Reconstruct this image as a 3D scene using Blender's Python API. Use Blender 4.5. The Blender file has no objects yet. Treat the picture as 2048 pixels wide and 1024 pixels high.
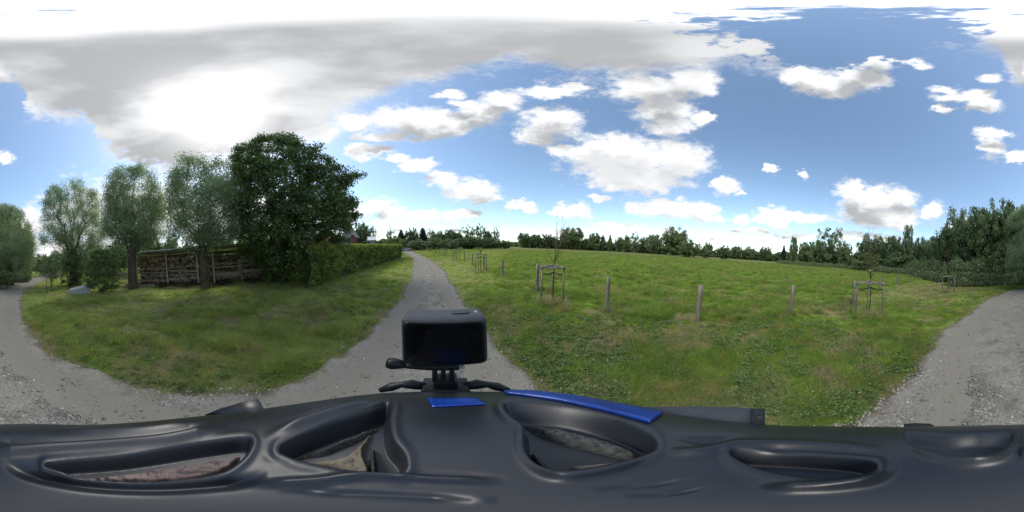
import bpy, bmesh, math, random
import numpy as np
from mathutils import Vector, Matrix
random.seed(7)
RNG = np.random.default_rng(11)
S = bpy.context.scene
COL = S.collection
rad = math.radians

# ------------------------------------------------------------------ camera (360 degree helmet camera)
H = 2.0                                   # camera height above the track
X0, TH, PX = 930.0, 3.9, 2048 / 360.0     # the head is bent forward by TH degrees
p0 = rad((X0 - 1024) / PX)
RT = Matrix.Rotation(-rad(TH), 3, Vector((math.cos(p0), -math.sin(p0), 0)))
CAM = Vector((0, 0, H))
cam_d = bpy.data.cameras.new('camera')
cam = bpy.data.objects.new('camera', cam_d); COL.objects.link(cam); S.camera = cam
cam_d.type = 'PANO'
cam_d.panorama_type = 'EQUIRECTANGULAR'
cam_d.clip_start = 0.001; cam_d.clip_end = 9000
cam.matrix_world = Matrix.Translation(CAM) @ RT.to_4x4() @ Matrix.Rotation(rad(90), 4, 'X')

def ldir(px, py):
    a = rad((px - 1024) / PX); e = rad((512 - py) / PX)
    return Vector((math.sin(a) * math.cos(e), math.cos(a) * math.cos(e), math.sin(e)))
def D(px, py): return RT @ ldir(px, py)
def G(px, py):
    v = D(px, py); t = -H / v.z
    return Vector((v.x * t, v.y * t, 0))
def at(px, r, z=0.0):
    """ground point in the compass direction of a bearing at range r"""
    y = 512
    for _ in range(12):
        v = D(px, y); hd = math.hypot(v.x, v.y)
        y += math.degrees(v.z / hd - (z - H) / r) * PX
    v = D(px, y); hd = math.hypot(v.x, v.y)
    return Vector((v.x / hd * r, v.y / hd * r, z))
def hz(px, py, r):
    v = D(px, py); return H + r * v.z / math.hypot(v.x, v.y)
def azel(px, py):
    v = D(px, py); return math.degrees(math.atan2(v.x, v.y)), math.degrees(math.asin(v.z))

# ------------------------------------------------------------------ world: sky with broken cumulus
SUN_AZ, SUN_EL = azel(432, 225)
w = bpy.data.worlds.new('World'); S.world = w; w.use_nodes = True
nt = w.node_tree; nt.nodes.clear()
def N(tree, t, **kw):
    n = tree.nodes.new(t)
    for k, v in kw.items(): setattr(n, k, v)
    return n
def M_(tree, op, a, b=None, c=None, clamp=False):
    n = tree.nodes.new('ShaderNodeMath'); n.operation = op; n.use_clamp = clamp
    for i, v in enumerate((a, b, c)):
        if v is None: continue
        if isinstance(v, (int, float)): n.inputs[i].default_value = v
        else: tree.links.new(v, n.inputs[i])
    return n.outputs[0]
def V_(tree, op, a, b=None, c=None):
    n = tree.nodes.new('ShaderNodeVectorMath'); n.operation = op
    for i, v in enumerate((a, b, c)):
        if v is None: continue
        if isinstance(v, (tuple, list)): n.inputs[i].default_value = v
        else: tree.links.new(v, n.inputs[i])
    return n.outputs['Value'] if op in ('LENGTH', 'DOT_PRODUCT', 'DISTANCE') else n.outputs['Vector']
def mixc(tree, f, a, b):
    n = tree.nodes.new('ShaderNodeMix'); n.data_type = 'RGBA'
    for s, v in ((n.inputs[0], f), (n.inputs[6], a), (n.inputs[7], b)):
        if isinstance(v, (int, float)): s.default_value = v
        elif isinstance(v, tuple): s.default_value = v if len(v) == 4 else (*v, 1)
        else: tree.links.new(v, s)
    return n.outputs[2]
def ramp01(tree, v, a, b, smooth=True, lo=0., hi=1.):
    n = tree.nodes.new('ShaderNodeMapRange'); n.interpolation_type = 'SMOOTHSTEP' if smooth else 'LINEAR'
    tree.links.new(v, n.inputs[0]); n.inputs[1].default_value = a; n.inputs[2].default_value = b
    n.inputs[3].default_value = lo; n.inputs[4].default_value = hi
    return n.outputs[0]

CLOUDS = [(10,318,22,14),(640,262,48,20),(800,238,80,28),(880,246,70,30),(960,228,58,30),(1000,198,46,20),
 (760,272,66,13),(745,305,44,14),(892,183,28,9),(1090,180,75,14),(1148,172,36,9),(838,330,42,14),(878,360,38,18),
 (938,380,62,22),(965,398,40,11),(745,412,48,18),(782,432,46,13),(840,430,42,14),(922,432,42,14),(1045,413,40,12),
 (1145,422,42,18),(1102,245,58,34),(1072,275,38,22),(1300,175,100,34),(1330,215,62,30),(1340,250,46,28),(1385,160,60,30),
 (1250,315,120,48),(1190,300,70,34),(1350,325,70,44),(1270,358,110,30),(1450,372,32,17),(1345,418,98,21),(1268,414,30,15),
 (1412,442,38,11),(1240,455,70,11),(1340,464,60,9),(1120,462,50,9),
 (1590,434,76,16),(1560,440,44,12),(1510,462,46,9),(1600,474,50,8),(1740,402,76,34),(1705,385,36,26),(1800,396,42,28),
 (1795,435,52,22),(1735,430,66,20),(1868,422,28,20),(1640,165,74,22),(1715,150,62,34),(1745,125,60,32),(1800,122,62,10),
 (1925,195,62,14),(1965,212,42,15),(1990,262,44,13),(1985,292,34,24),(2026,312,28,12),(1543,341,14,9),(1603,347,9,9),
 (1735,472,80,11),(1910,462,36,22),(60,450,44,40),(250,430,190,80),(480,440,170,60),(1980,158,30,10),(1200,398,26,7),
  (600,440,130,50),(1480,385,12,6),(2045,140,40,26),(120,500,200,28),(1600,150,50,22),(1668,182,60,14),(1750,160,50,16),(1840,128,34,9),
 (700,245,50,16),(840,258,70,18),(1010,215,36,18),(930,205,40,14),(720,300,30,12),(800,318,20,8),(1420,180,22,12),(1400,235,26,14),(1480,440,30,9),
 (1130,300,30,20),(1890,178,40,9),(1960,190,36,10),(1880,215,24,8)]
EDGE = [(0,172),(40,178),(48,218),(110,238),(178,244),(192,296),(240,318),(300,345),(430,330),(560,300),(610,280),(650,262),
 (690,232),(740,216),(775,196),(812,172),(870,162),(950,150),(990,130),(1030,118),(1070,130),(1110,144),(1150,156),(1200,146),
 (1290,152),(1400,146),(1440,136),(1520,138),(1540,136),(1570,130),(1600,112),(1640,92),(1680,84),(1720,90),(1768,98),
 (1850,95),(1900,90),(1960,98),(2000,112),(2048,140)]

tc = N(nt, 'ShaderNodeTexCoord'); DIR = tc.outputs['Generated']
sep = N(nt, 'ShaderNodeSeparateXYZ'); nt.links.new(DIR, sep.inputs[0])
AZ = M_(nt, 'MULTIPLY', M_(nt, 'ARCTAN2', sep.outputs[0], sep.outputs[1]), 180 / math.pi)
EL = M_(nt, 'MULTIPLY', M_(nt, 'ARCSINE', sep.outputs[2]), 180 / math.pi)
cmb = N(nt, 'ShaderNodeCombineXYZ'); nt.links.new(AZ, cmb.inputs[0]); nt.links.new(EL, cmb.inputs[1])
def noise(tree, vec, scale, detail=6, rough=.55, dim='3D', w_=0, dist=0):
    n = tree.nodes.new('ShaderNodeTexNoise'); n.noise_dimensions = dim
    if vec is not None: tree.links.new(vec, n.inputs['Vector'])
    n.inputs['Scale'].default_value = scale; n.inputs['Detail'].default_value = detail; n.inputs['Roughness'].default_value = rough
    n.inputs['Distortion'].default_value = dist
    if dim == '4D': n.inputs['W'].default_value = w_
    return n
flat = V_(nt, 'MULTIPLY', DIR, (1, 1, 1.9))
n1 = noise(nt, flat, 5.0, 3, .5); n2 = noise(nt, flat, 17.0, 9, .64)
wf_ = ramp01(nt, EL, 55, 78, True, 1., .4)
warp = V_(nt, 'ADD', V_(nt, 'MULTIPLY', V_(nt, 'SUBTRACT', n1.outputs['Color'], (.5, .5, .5)), (9, 7, 0)),
          V_(nt, 'MULTIPLY', V_(nt, 'SUBTRACT', n2.outputs['Color'], (.5, .5, .5)), (7.5, 5.0, 0)))
Pw = V_(nt, 'ADD', cmb.outputs[0], V_(nt, 'MULTIPLY', warp, mixc(nt, wf_, (0, 0, 0), (1, 1, 1))))
grp = bpy.data.node_groups.new('cloud_field', 'ShaderNodeTree')
grp.interface.new_socket('P', in_out='INPUT', socket_type='NodeSocketVector')
grp.interface.new_socket('d', in_out='OUTPUT', socket_type='NodeSocketFloat')
gi = grp.nodes.new('NodeGroupInput'); go = grp.nodes.new('NodeGroupOutput')
Pin = gi.outputs[0]
sp = grp.nodes.new('ShaderNodeSeparateXYZ'); grp.links.new(Pin, sp.inputs[0])
fc = grp.nodes.new('ShaderNodeFloatCurve')
cv = fc.mapping.curves[0]
pts = sorted(azel(x, y) for x, y in EDGE)
pts = [(((a + 180) / 360), e / 90) for a, e in pts]
cv.points[0].location = (0, pts[0][1]); cv.points[1].location = (1, pts[0][1])
for a, e in pts:
    if .002 < a < .998:
        q = cv.points.new(a, e); q.handle_type = 'VECTOR'
for q in cv.points: q.handle_type = 'VECTOR'
fc.mapping.update()
grp.links.new(M_(grp, 'MULTIPLY_ADD', sp.outputs[0], 1 / 360, .5), fc.inputs['Value'])
dd = M_(grp, 'SUBTRACT', sp.outputs[1], M_(grp, 'MULTIPLY', fc.outputs[0], 90))
acc = M_(grp, 'MAXIMUM', M_(grp, 'MULTIPLY_ADD', dd, -1 / 13., 1.0), .0)
for (x, y, rx, ry) in CLOUDS:
    a, e = azel(x, y); sx, sy = PX / rx, PX / ry
    cs = [a] + ([a - 360] if a > 140 else []) + ([a + 360] if a < -140 else [])
    for aa in cs:
        L = V_(grp, 'LENGTH', V_(grp, 'MULTIPLY_ADD', Pin, (sx, sy, 0), (-aa * sx, -e * sy, 0)))
        acc = M_(grp, 'SMOOTH_MIN', acc, L, .22)
grp.links.new(acc, go.inputs[0])
def field(vec):
    g = nt.nodes.new('ShaderNodeGroup'); g.node_tree = grp; nt.links.new(vec, g.inputs[0]); return g.outputs[0]
n3 = noise(nt, flat, 10.0, 12, .68)
nz = M_(nt, 'MULTIPLY', M_(nt, 'MULTIPLY', M_(nt, 'SUBTRACT', n3.outputs[0], .5), 1.7), ramp01(nt, EL, 58, 80, True, 1., .45))
dens = M_(nt, 'ADD', M_(nt, 'SUBTRACT', 1.12, field(Pw)), nz)
lowv = N(nt, 'ShaderNodeCombineXYZ'); nt.links.new(M_(nt, 'SUBTRACT', M_(nt, 'MULTIPLY', sep.outputs[0], 9.0), 0.0), lowv.inputs[0])
nt.links.new(M_(nt, 'MULTIPLY', sep.outputs[1], 9.0), lowv.inputs[1]); nt.links.new(M_(nt, 'MULTIPLY', EL, .62), lowv.inputs[2])
nlow = noise(nt, lowv.outputs[0], 1.0, 9, .56)
band = M_(nt, 'MULTIPLY', ramp01(nt, EL, -.5, 1.6), ramp01(nt, EL, 10.5, 5.0))
low = M_(nt, 'SUBTRACT', M_(nt, 'MULTIPLY', M_(nt, 'SUBTRACT', nlow.outputs[0], .515), 6.0), M_(nt, 'MULTIPLY_ADD', band, -2.2, 2.2))
dens = M_(nt, 'MAXIMUM', dens, low)
hole = None
for hx, hy, hr_ in ((1672, 60, .17), (1690, 88, .15), (1655, 92, .10)):
    hd0 = V_(nt, 'LENGTH', V_(nt, 'SUBTRACT', DIR, tuple(D(hx, hy)))); hv0 = M_(nt, 'DIVIDE', hd0, hr_)
    hole = hv0 if hole is None else M_(nt, 'SMOOTH_MIN', hole, hv0, .3)
hole = ramp01(nt, M_(nt, 'ADD', hole, M_(nt, 'MULTIPLY', M_(nt, 'SUBTRACT', n2.outputs[0], .5), 2.4)), 1.25, .35)
dens = M_(nt, 'SUBTRACT', dens, M_(nt, 'MULTIPLY', hole, 1.5))
nf = noise(nt, flat, 24.0, 8, .72)
alpha = M_(nt, 'MAXIMUM', ramp01(nt, dens, -.06, .55), ramp01(nt, M_(nt, 'ADD', dens, M_(nt, 'MULTIPLY', M_(nt, 'SUBTRACT', nf.outputs[0], .44), 2.2)), .05, 1.0, True, 0., .62))
up = M_(nt, 'SUBTRACT', 1.05, field(V_(nt, 'ADD', Pw, (0, 5.0, 0))))
n4 = noise(nt, V_(nt, 'ADD', flat, (0, 0, .06)), 9.0, 7, .6)
up = M_(nt, 'ADD', up, M_(nt, 'MULTIPLY', M_(nt, 'SUBTRACT', n4.outputs[0], .5), 1.1))
shade = ramp01(nt, up, -.02, .80)
n5 = noise(nt, V_(nt, 'MULTIPLY', DIR, (1, 1, 3.0)), 2.1, 5, .5)
deckn = ramp01(nt, n5.outputs[0], .36, .62)
shade = M_(nt, 'MULTIPLY', shade, M_(nt, 'MULTIPLY_ADD', deckn, .62, .42))
sunv = Vector((math.sin(rad(SUN_AZ)) * math.cos(rad(SUN_EL)), math.cos(rad(SUN_AZ)) * math.cos(rad(SUN_EL)), math.sin(rad(SUN_EL))))
sd_ = V_(nt, 'DOT_PRODUCT', DIR, tuple(sunv))
glow = M_(nt, 'POWER', M_(nt, 'MAXIMUM', sd_, 0.0), 48.0)
zen = ramp01(nt, sep.outputs[2], .975, .9995)
white = mixc(nt, shade, (6.7, 6.75, 6.85), (3.1, 3.17, 3.28))
white = V_(nt, 'ADD', white, V_(nt, 'MULTIPLY', mixc(nt, glow, (0, 0, 0), (1, 1, 1)), (7, 6.85, 6.7)))
white = V_(nt, 'ADD', white, V_(nt, 'MULTIPLY', mixc(nt, zen, (0, 0, 0), (1, 1, 1)), (4, 4, 4)))
skyt = N(nt, 'ShaderNodeTexSky'); skyt.sky_type = 'NISHITA'; skyt.sun_disc = False
skyt.sun_elevation = rad(SUN_EL); skyt.sun_rotation = rad(SUN_AZ % 360); skyt.air_density = 1.0; skyt.dust_density = .6; skyt.ozone_density = 1.2
blue = V_(nt, 'MULTIPLY', skyt.outputs[0], (1.56, 1.60, 1.50))
haz = ramp01(nt, sep.outputs[2], -.02, .16, True, .20, 0.0)
blue = mixc(nt, haz, blue, (8.2, 8.6, 9.0))
final = mixc(nt, alpha, blue, white)
bg = N(nt, 'ShaderNodeBackground'); bg.inputs[1].default_value = .1
nt.links.new(final, bg.inputs[0])
wo = N(nt, 'ShaderNodeOutputWorld'); nt.links.new(bg.outputs[0], wo.inputs[0])
w.cycles.sampling_method = 'MANUAL'; w.cycles.sample_map_resolution = 512

sun_d = bpy.data.lights.new('sun', 'SUN'); sun_d.energy = 1.5; sun_d.angle = rad(24); sun_d.color = (1, .96, .9)
sun = bpy.data.objects.new('sun', sun_d); COL.objects.link(sun)
sun.rotation_euler = (-sunv).to_track_quat('-Z', 'Y').to_euler()
S.view_settings.view_transform = 'Standard'; S.view_settings.look = 'None'
S.view_settings.exposure = 0.7; S.view_settings.gamma = 1; S.view_settings.use_curve_mapping = False
try:
    S.cycles.max_bounces = 6; S.cycles.diffuse_bounces = 3; S.cycles.transparent_max_bounces = 8
except Exception: pass

# ------------------------------------------------------------------ helpers
def mat(name, build):
    m = bpy.data.materials.new(name); m.use_nodes = True
    t = m.node_tree; t.nodes.clear()
    out = t.nodes.new('ShaderNodeOutputMaterial'); build(t, out); return m
def princ(t, out, color, rough=.8, spec=.3, bump=None, metal=0., coat=0.):
    b = t.nodes.new('ShaderNodeBsdfPrincipled')
    if isinstance(color, tuple): b.inputs['Base Color'].default_value = (*color, 1)
    else: t.links.new(color, b.inputs['Base Color'])
    if isinstance(rough, (int, float)): b.inputs['Roughness'].default_value = rough
    else: t.links.new(rough, b.inputs['Roughness'])
    b.inputs['Specular IOR Level'].default_value = spec; b.inputs['Metallic'].default_value = metal; b.inputs['Coat Weight'].default_value = coat
    if bump is not None:
        bn = t.nodes.new('ShaderNodeBump'); bn.inputs['Strength'].default_value = bump[1]; bn.inputs['Distance'].default_value = bump[2]
        t.links.new(bump[0], bn.inputs['Height']); t.links.new(bn.outputs[0], b.inputs['Normal'])
    t.links.new(b.outputs[0], out.inputs[0]); return b
def objco(t): return t.nodes.new('ShaderNodeTexCoord').outputs['Object']
def poso(t): return t.nodes.new('ShaderNodeNewGeometry').outputs['Position']
def cramp(t, v, stops):
    n = t.nodes.new('ShaderNodeValToRGB'); t.links.new(v, n.inputs[0])
    e = n.color_ramp.elements
    while len(e) < len(stops): e.new(.5)
    for k, (p, c) in enumerate(stops): e[k].position = p; e[k].color = (*c, 1)
    return n.outputs[0]
def simple(name, c1, c2, scale=6, rough=.85, stretch=(1, 1, 1), bump=.4, dist=.01, spec=.3):
    def b(t, out):
        v = V_(t, 'MULTIPLY', objco(t), stretch)
        n = noise(t, v, scale, 6, .6)
        princ(t, out, cramp(t, n.outputs[0], [(.3 if 'firewood' not in name else .42, c1), (.7 if 'firewood' not in name else .60, c2)]), rough, spec, (n.outputs[0], bump, dist))
    return mat(name, b)
def leafmat(name, dark, light, trans=.35, gloss=.06, rand=False):
    def b(t, out):
        if rand:
            f = t.nodes.new('ShaderNodeObjectInfo').outputs['Random']
        else:
            a = t.nodes.new('ShaderNodeAttribute'); a.attribute_name = 'tint'; f = a.outputs['Fac']
        c = cramp(t, f, [(.0, dark), (1., light)])
        d = t.nodes.new('ShaderNodeBsdfDiffuse'); t.links.new(c, d.inputs[0])
        tr = t.nodes.new('ShaderNodeBsdfTranslucent')
        t.links.new(V_(t, 'MULTIPLY', c, (1.2, 1.35, .7)), tr.inputs[0])
        m1 = t.nodes.new('ShaderNodeMixShader'); m1.inputs[0].default_value = trans
        t.links.new(d.outputs[0], m1.inputs[1]); t.links.new(tr.outputs[0], m1.inputs[2])
        g = t.nodes.new('ShaderNodeBsdfGlossy'); g.inputs['Roughness'].default_value = .5; g.inputs[0].default_value = (.8, .85, .9, 1)
        m2 = t.nodes.new('ShaderNodeMixShader'); m2.inputs[0].default_value = gloss
        t.links.new(m1.outputs[0], m2.inputs[1]); t.links.new(g.outputs[0], m2.inputs[2])
        t.links.new(m2.outputs[0], out.inputs[0])
    return mat(name, b)

def tag(o, label=None, cat=None, group=None, kind=None):
    if label: o['label'] = label
    if cat: o['category'] = cat
    if group: o['group'] = group
    if kind: o['kind'] = kind
    return o
def empty(name, loc=(0, 0, 0), rz=0):
    o = bpy.data.objects.new(name, None); COL.objects.link(o); o.location = loc; o.rotation_euler = (0, 0, rz)
    o.empty_display_size = .2; return o
def link(name, me, m=None, parent=None):
    o = bpy.data.objects.new(name, me); COL.objects.link(o)
    if m and not me.materials: me.materials.append(m)
    if parent: o.parent = parent
    return o
def np_mesh(name, verts, faces, smooth=False, tint=None):
    """faces: (n,k) array or list of arrays of equal-k faces"""
    me = bpy.data.meshes.new(name)
    fl = faces if isinstance(faces, list) else [faces]
    fl = [np.asarray(f, dtype=np.int32) for f in fl if len(f)]
    verts = np.asarray(verts, dtype=np.float32)
    me.vertices.add(len(verts)); me.vertices.foreach_set('co', verts.ravel())
    nl = sum(f.size for f in fl); npoly = sum(len(f) for f in fl)
    me.loops.add(nl); me.polygons.add(npoly)
    me.loops.foreach_set('vertex_index', np.concatenate([f.ravel() for f in fl]))
    tot = np.concatenate([np.full(len(f), f.shape[1], np.int32) for f in fl])
    st = np.concatenate([[0], np.cumsum(tot)[:-1]]).astype(np.int32)
    me.polygons.foreach_set('loop_start', st)
    me.update(calc_edges=True)
    if smooth: me.polygons.foreach_set('use_smooth', np.ones(npoly, bool))
    if tint is not None:
        a = me.attributes.new('tint', 'FLOAT', 'FACE'); a.data.foreach_set('value', np.asarray(tint, np.float32))
    me.validate(); return me
class MB:
    """gathers boxes, tubes and rings for one mesh object"""
    def __init__(s): s.v = []; s.f = []
    def add(s, vs, fs):
        b = len(s.v); s.v += [tuple(q) for q in vs]; s.f += [tuple(i + b for i in f) for f in fs]
    def box(s, c, size, rot=None, bev=0):
        sx, sy, sz = (q / 2 for q in size)
        vs = [Vector((x, y, z)) for x in (-sx, sx) for y in (-sy, sy) for z in (-sz, sz)]
        if rot is not None: vs = [rot @ q for q in vs]
        vs = [q + Vector(c) for q in vs]
        s.add(vs, [(0, 1, 3, 2), (4, 6, 7, 5), (0, 4, 5, 1), (2, 3, 7, 6), (0, 2, 6, 4), (1, 5, 7, 3)])
    def tube(s, pts, rs, n=6, cap=True, flatx=1.):
        pts = [Vector(p) for p in pts]
        if isinstance(rs, (int, float)): rs = [rs] * len(pts)
        vs = []
        for i, p in enumerate(pts):
            t = (pts[min(i + 1, len(pts) - 1)] - pts[max(i - 1, 0)]).normalized()
            a = t.cross(Vector((0, 0, 1)) if abs(t.z) < .9 else Vector((1, 0, 0))).normalized(); b = t.cross(a)
            for k in range(n):
                an = 2 * math.pi * k / n
                vs.append(p + (a * math.cos(an) * flatx + b * math.sin(an)) * rs[i])
        fs = [(i * n + k, i * n + (k + 1) % n, (i + 1) * n + (k + 1) % n, (i + 1) * n + k) for i in range(len(pts) - 1) for k in range(n)]
        if cap: fs += [tuple(range(n))[::-1], tuple((len(pts) - 1) * n + k for k in range(n))]
        s.add(vs, fs)
    def mesh(s, name, smooth=False):
        me = bpy.data.meshes.new(name); me.from_pydata(s.v, [], s.f); me.update()
        if smooth: me.polygons.foreach_set('use_smooth', [True] * len(me.polygons))
        bm = bmesh.new(); bm.from_mesh(me); bmesh.ops.recalc_face_normals(bm, faces=bm.faces); bm.to_mesh(me); bm.free()
        return me
    def obj(s, name, m, parent=None, smooth=False, bevel=0, seg=2):
        me = s.mesh(name, smooth)
        if bevel:
            bm = bmesh.new(); bm.from_mesh(me)
            bmesh.ops.bevel(bm, geom=bm.edges[:], offset=bevel, segments=seg, profile=.6, affect='EDGES'); bm.to_mesh(me); bm.free()
            me.polygons.foreach_set('use_smooth', [True] * len(me.polygons)) if seg > 2 else None
        return link(name, me, m, parent)
def copy_tree(o, parent=None):
    c = o.copy(); COL.objects.link(c)
    if parent: c.parent = parent
    for ch in list(o.children): copy_tree(ch, c)
    return c

def leaf_quads(c, size, aspect=.5, up=None, tint=None, rng=RNG):
    """one folded-diamond leaf per centre; up: preferred growth direction per leaf"""
    n = len(c); size = np.broadcast_to(np.asarray(size, float), (n,))
    d = rng.normal(size=(n, 3))
    if up is not None: d = d * .55 + np.asarray(up)
    d /= np.linalg.norm(d, axis=1)[:, None] + 1e-9
    r = np.cross(d, rng.normal(size=(n, 3))); r /= np.linalg.norm(r, axis=1)[:, None] + 1e-9
    L = d * size[:, None]; Wd = r * (size * aspect)[:, None] * .5
    v = np.empty((n, 4, 3)); v[:, 0] = c - L * .5; v[:, 1] = c + Wd; v[:, 2] = c + L * .5; v[:, 3] = c - Wd
    return v.reshape(-1, 3), np.arange(4 * n).reshape(n, 4)

def tubes_np(a, b, ra, rb, k=4):
    n = len(a); t = b - a; t = t / (np.linalg.norm(t, axis=1)[:, None] + 1e-9)
    ref = np.where(np.abs(t[:, 2:3]) < .9, np.array([[0, 0, 1.]]), np.array([[1., 0, 0]]))
    u = np.cross(t, ref); u /= np.linalg.norm(u, axis=1)[:, None] + 1e-9; v = np.cross(t, u)
    an = np.arange(k) * 2 * np.pi / k
    ring = u[:, None] * np.cos(an)[None, :, None] + v[:, None] * np.sin(an)[None, :, None]
    A = a[:, None] + ring * ra[:, None, None]; B = b[:, None] + ring * rb[:, None, None]
    V = np.concatenate([A, B], 1).reshape(-1, 3)
    base = (np.arange(n) * 2 * k)[:, None, None]; i = np.arange(k)
    F = np.stack([i, (i + 1) % k, (i + 1) % k + k, i + k], 1)[None] + base
    return V, F.reshape(-1, 4)

def skeleton(trunk, att, r0, wig=.08, stepn=2, rng=RNG, prefer=.35):
    """greedy tree growth from trunk polyline to attraction points; returns segments with pipe-model radii"""
    P = [np.array(p, float) for p in trunk]; par = [-1] + list(range(len(P) - 1)); plen = [0.]
    for i in range(1, len(P)): plen.append(plen[-1] + np.linalg.norm(P[i] - P[i - 1]))
    first = max(1, len(trunk) - max(1, len(trunk) // 2))
    top = P[-1]
    att = att[np.argsort(np.linalg.norm(att - top, axis=1))]
    tips = []
    for q in att:
        A = np.array(P[first:]); pl = np.array(plen[first:])
        dv = q - A; dist = np.linalg.norm(dv, axis=1)
        cost = dist + prefer * pl + np.where(dv[:, 2] < 0, -dv[:, 2] * .5, 0)
        j = int(np.argmin(cost)) + first
        a = P[j]; L = np.linalg.norm(q - a); prev = j
        for s in range(1, stepn + 1):
            f = s / stepn; p = a + (q - a) * f
            if s < stepn: p = p + rng.normal(size=3) * wig * L + np.array([0, 0, .06 * L])
            P.append(p); par.append(prev); plen.append(plen[prev] + L / stepn); prev = len(P) - 1
        tips.append(prev)
    P = np.array(P); n = len(P); wgt = np.zeros(n); wgt[tips] = 1
    for i in range(n - 1, 0, -1): wgt[par[i]] += wgt[i]
    R = r0 * np.maximum(wgt / max(wgt[0], 1), 1e-4) ** .58
    i = np.arange(1, n); j = np.array(par)[1:]
    return P, i, j, R, np.array(tips)

def plant(name, base, trunk, att, r0, bark, leafm, nleaf, lsize, aspect=.5, spread=.35, drop=0., label='', cat='tree', group=None,
          crown='crown', trunkname='trunk', prefer=.35, wig=.08, tint_fn=None, along=.0, k=5, rng=RNG, upright=None, rmin=.006):
    """att, trunk given in world space; object origin at the foot"""
    base = np.array(base, float); tr = np.array(trunk, float) - base; att = np.array(att, float) - base
    P, i, j, R, tips = skeleton(tr, att, r0, wig, rng=rng, prefer=prefer)
    big = R[i] > rmin
    V, F = tubes_np(P[j][big], P[i][big], np.maximum(R[j], R[i])[big] * np.where(j[big] < 1, 1.25, 1), R[i][big], k)
    me_t = np_mesh(trunkname, V, F, smooth=True)
    per = max(1, nleaf // len(att))
    src = P[tips]
    if along > 0:
        m = rng.random((len(i))) < along
        src = np.concatenate([src, (P[i][m] + P[j][m]) / 2]); per = max(1, nleaf // len(src))
    c = np.repeat(src, per, 0) 
    off = rng.normal(size=c.shape); off /= np.linalg.norm(off, axis=1)[:, None] + 1e-9
    off *= (rng.random(len(c)) ** .5)[:, None] * spread * rng.uniform(.6, 1.3, len(src)).repeat(per)[:, None]
    off[:, 2] *= .75
    c = c + off; c[:, 2] -= drop * rng.random(len(c))
    c[:, 2] = np.maximum(c[:, 2], .03)
    clump = rng.random(len(src)).repeat(per)
    tint = np.clip(.5 * clump + .5 * rng.random(len(c)), 0, 1)
    upv = None
    if upright is not None: upv = np.broadcast_to(np.array(upright, float), c.shape)
    lv, lf = leaf_quads(c, lsize * rng.uniform(.6, 1.4, len(c)), aspect, upv, rng=rng)
    me_l = np_mesh(crown, lv, lf, tint=tint)
    o = empty(name, base); tag(o, label, cat, group)
    link(trunkname, me_t, bark, o); link(crown, me_l, leafm, o)
    return o

def in_poly(x, y, poly):
    poly = np.array(poly, float); n = len(poly); c = np.zeros(len(x), bool); j = n - 1
    for i in range(n):
        xi, yi = poly[i]; xj, yj = poly[j]
        cond = ((yi > y) != (yj > y)) & (x < (xj - xi) * (y - yi) / (yj - yi + 1e-12) + xi)
        c ^= cond; j = i
    return c
def poly_dist(x, y, poly, closed=True):
    poly = np.array(poly, float); n = len(poly); best = np.full(len(x), 1e9)
    for i in range(n if closed else n - 1):
        a = poly[i]; b = poly[(i + 1) % n]; ab = b - a
        t = np.clip(((x - a[0]) * ab[0] + (y - a[1]) * ab[1]) / (ab @ ab + 1e-9), 0, 1)
        best = np.minimum(best, np.hypot(x - a[0] - t * ab[0], y - a[1] - t * ab[1]))
    return best
def dirs_np(px, py):
    a = np.radians((px - 1024) / PX); e = np.radians((512 - py) / PX)
    v = np.stack([np.sin(a) * np.cos(e), np.cos(a) * np.cos(e), np.sin(e)], 1)
    return v @ np.array(RT).T
def volume(poly, r0, depth, n, rng=RNG, shell=.0, gap=.0, gs=1.):
    """points filling a rounded body at range r0 whose outline has the given silhouette"""
    poly = np.array(poly, float); lo = poly.min(0); hi = poly.max(0); out = []
    m = 0
    while m < n * (2.2 if gap > 0 else 1):
        x = rng.uniform(lo[0], hi[0], n * 3); y = rng.uniform(lo[1], hi[1], n * 3)
        ok = in_poly(x, y, poly); x, y = x[ok], y[ok]
        e = poly_dist(x, y, poly); emax = e.max() + 1e-6
        th = depth * np.sqrt(np.clip(1 - (1 - np.clip(e / (emax * .9), 0, 1)) ** 2, 0, 1))
        u = rng.uniform(-1, 1, len(x)); u = np.sign(u) * np.abs(u) ** (1 - shell * .6)
        r = r0 + u * th
        d = dirs_np(x, y); hd = np.hypot(d[:, 0], d[:, 1])
        p = d / hd[:, None] * r[:, None]; p[:, 2] += H
        out.append(p); m += len(p)
    p = np.concatenate(out)
    if gap > 0:
        a1 = vnoise(p[:, 0] + .6 * p[:, 1], p[:, 2], 1.0 * gs, 7 + int(poly[0, 0]) % 13); a2 = vnoise(p[:, 1] - .5 * p[:, 0], p[:, 2] * 1.2, .8 * gs, 9); p = p[(a1 * .6 + a2 * .4) > gap]
    p = p[:n]; return p[p[:, 2] > .05]

# ------------------------------------------------------------------ materials
MT = {}
MT['bark'] = simple('willow_bark', (.04, .03, .022), (.135, .10, .07), 9, .95, (1, 1, .25), .8, .03)
MT['barkd'] = simple('oak_bark', (.035, .03, .022), (.09, .075, .055), 9, .95, (1, 1, .25), .8, .03)
MT['twig'] = simple('young_bark', (.07, .05, .032), (.15, .105, .065), 14, .8)
MT['railw'] = simple('grey_rail_wood', (.14, .115, .085), (.40, .34, .27), 8, .9, (1, 1, 2), .6, .01)
MT['birch'] = simple('pale_bark', (.18, .17, .15), (.42, .40, .36), 6, .85, (1, 1, .5))
MT['willow'] = leafmat('willow_leaves', (0.147, 0.204, 0.113), (0.330, 0.400, 0.238), .5, .09)
MT['oak'] = leafmat('oak_leaves', (0.036, 0.063, 0.020), (0.158, 0.227, 0.062), .30, .05)
MT['hedge'] = leafmat('hornbeam_leaves', (0.101, 0.148, 0.030), (0.362, 0.403, 0.080), .35, .05)
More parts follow.
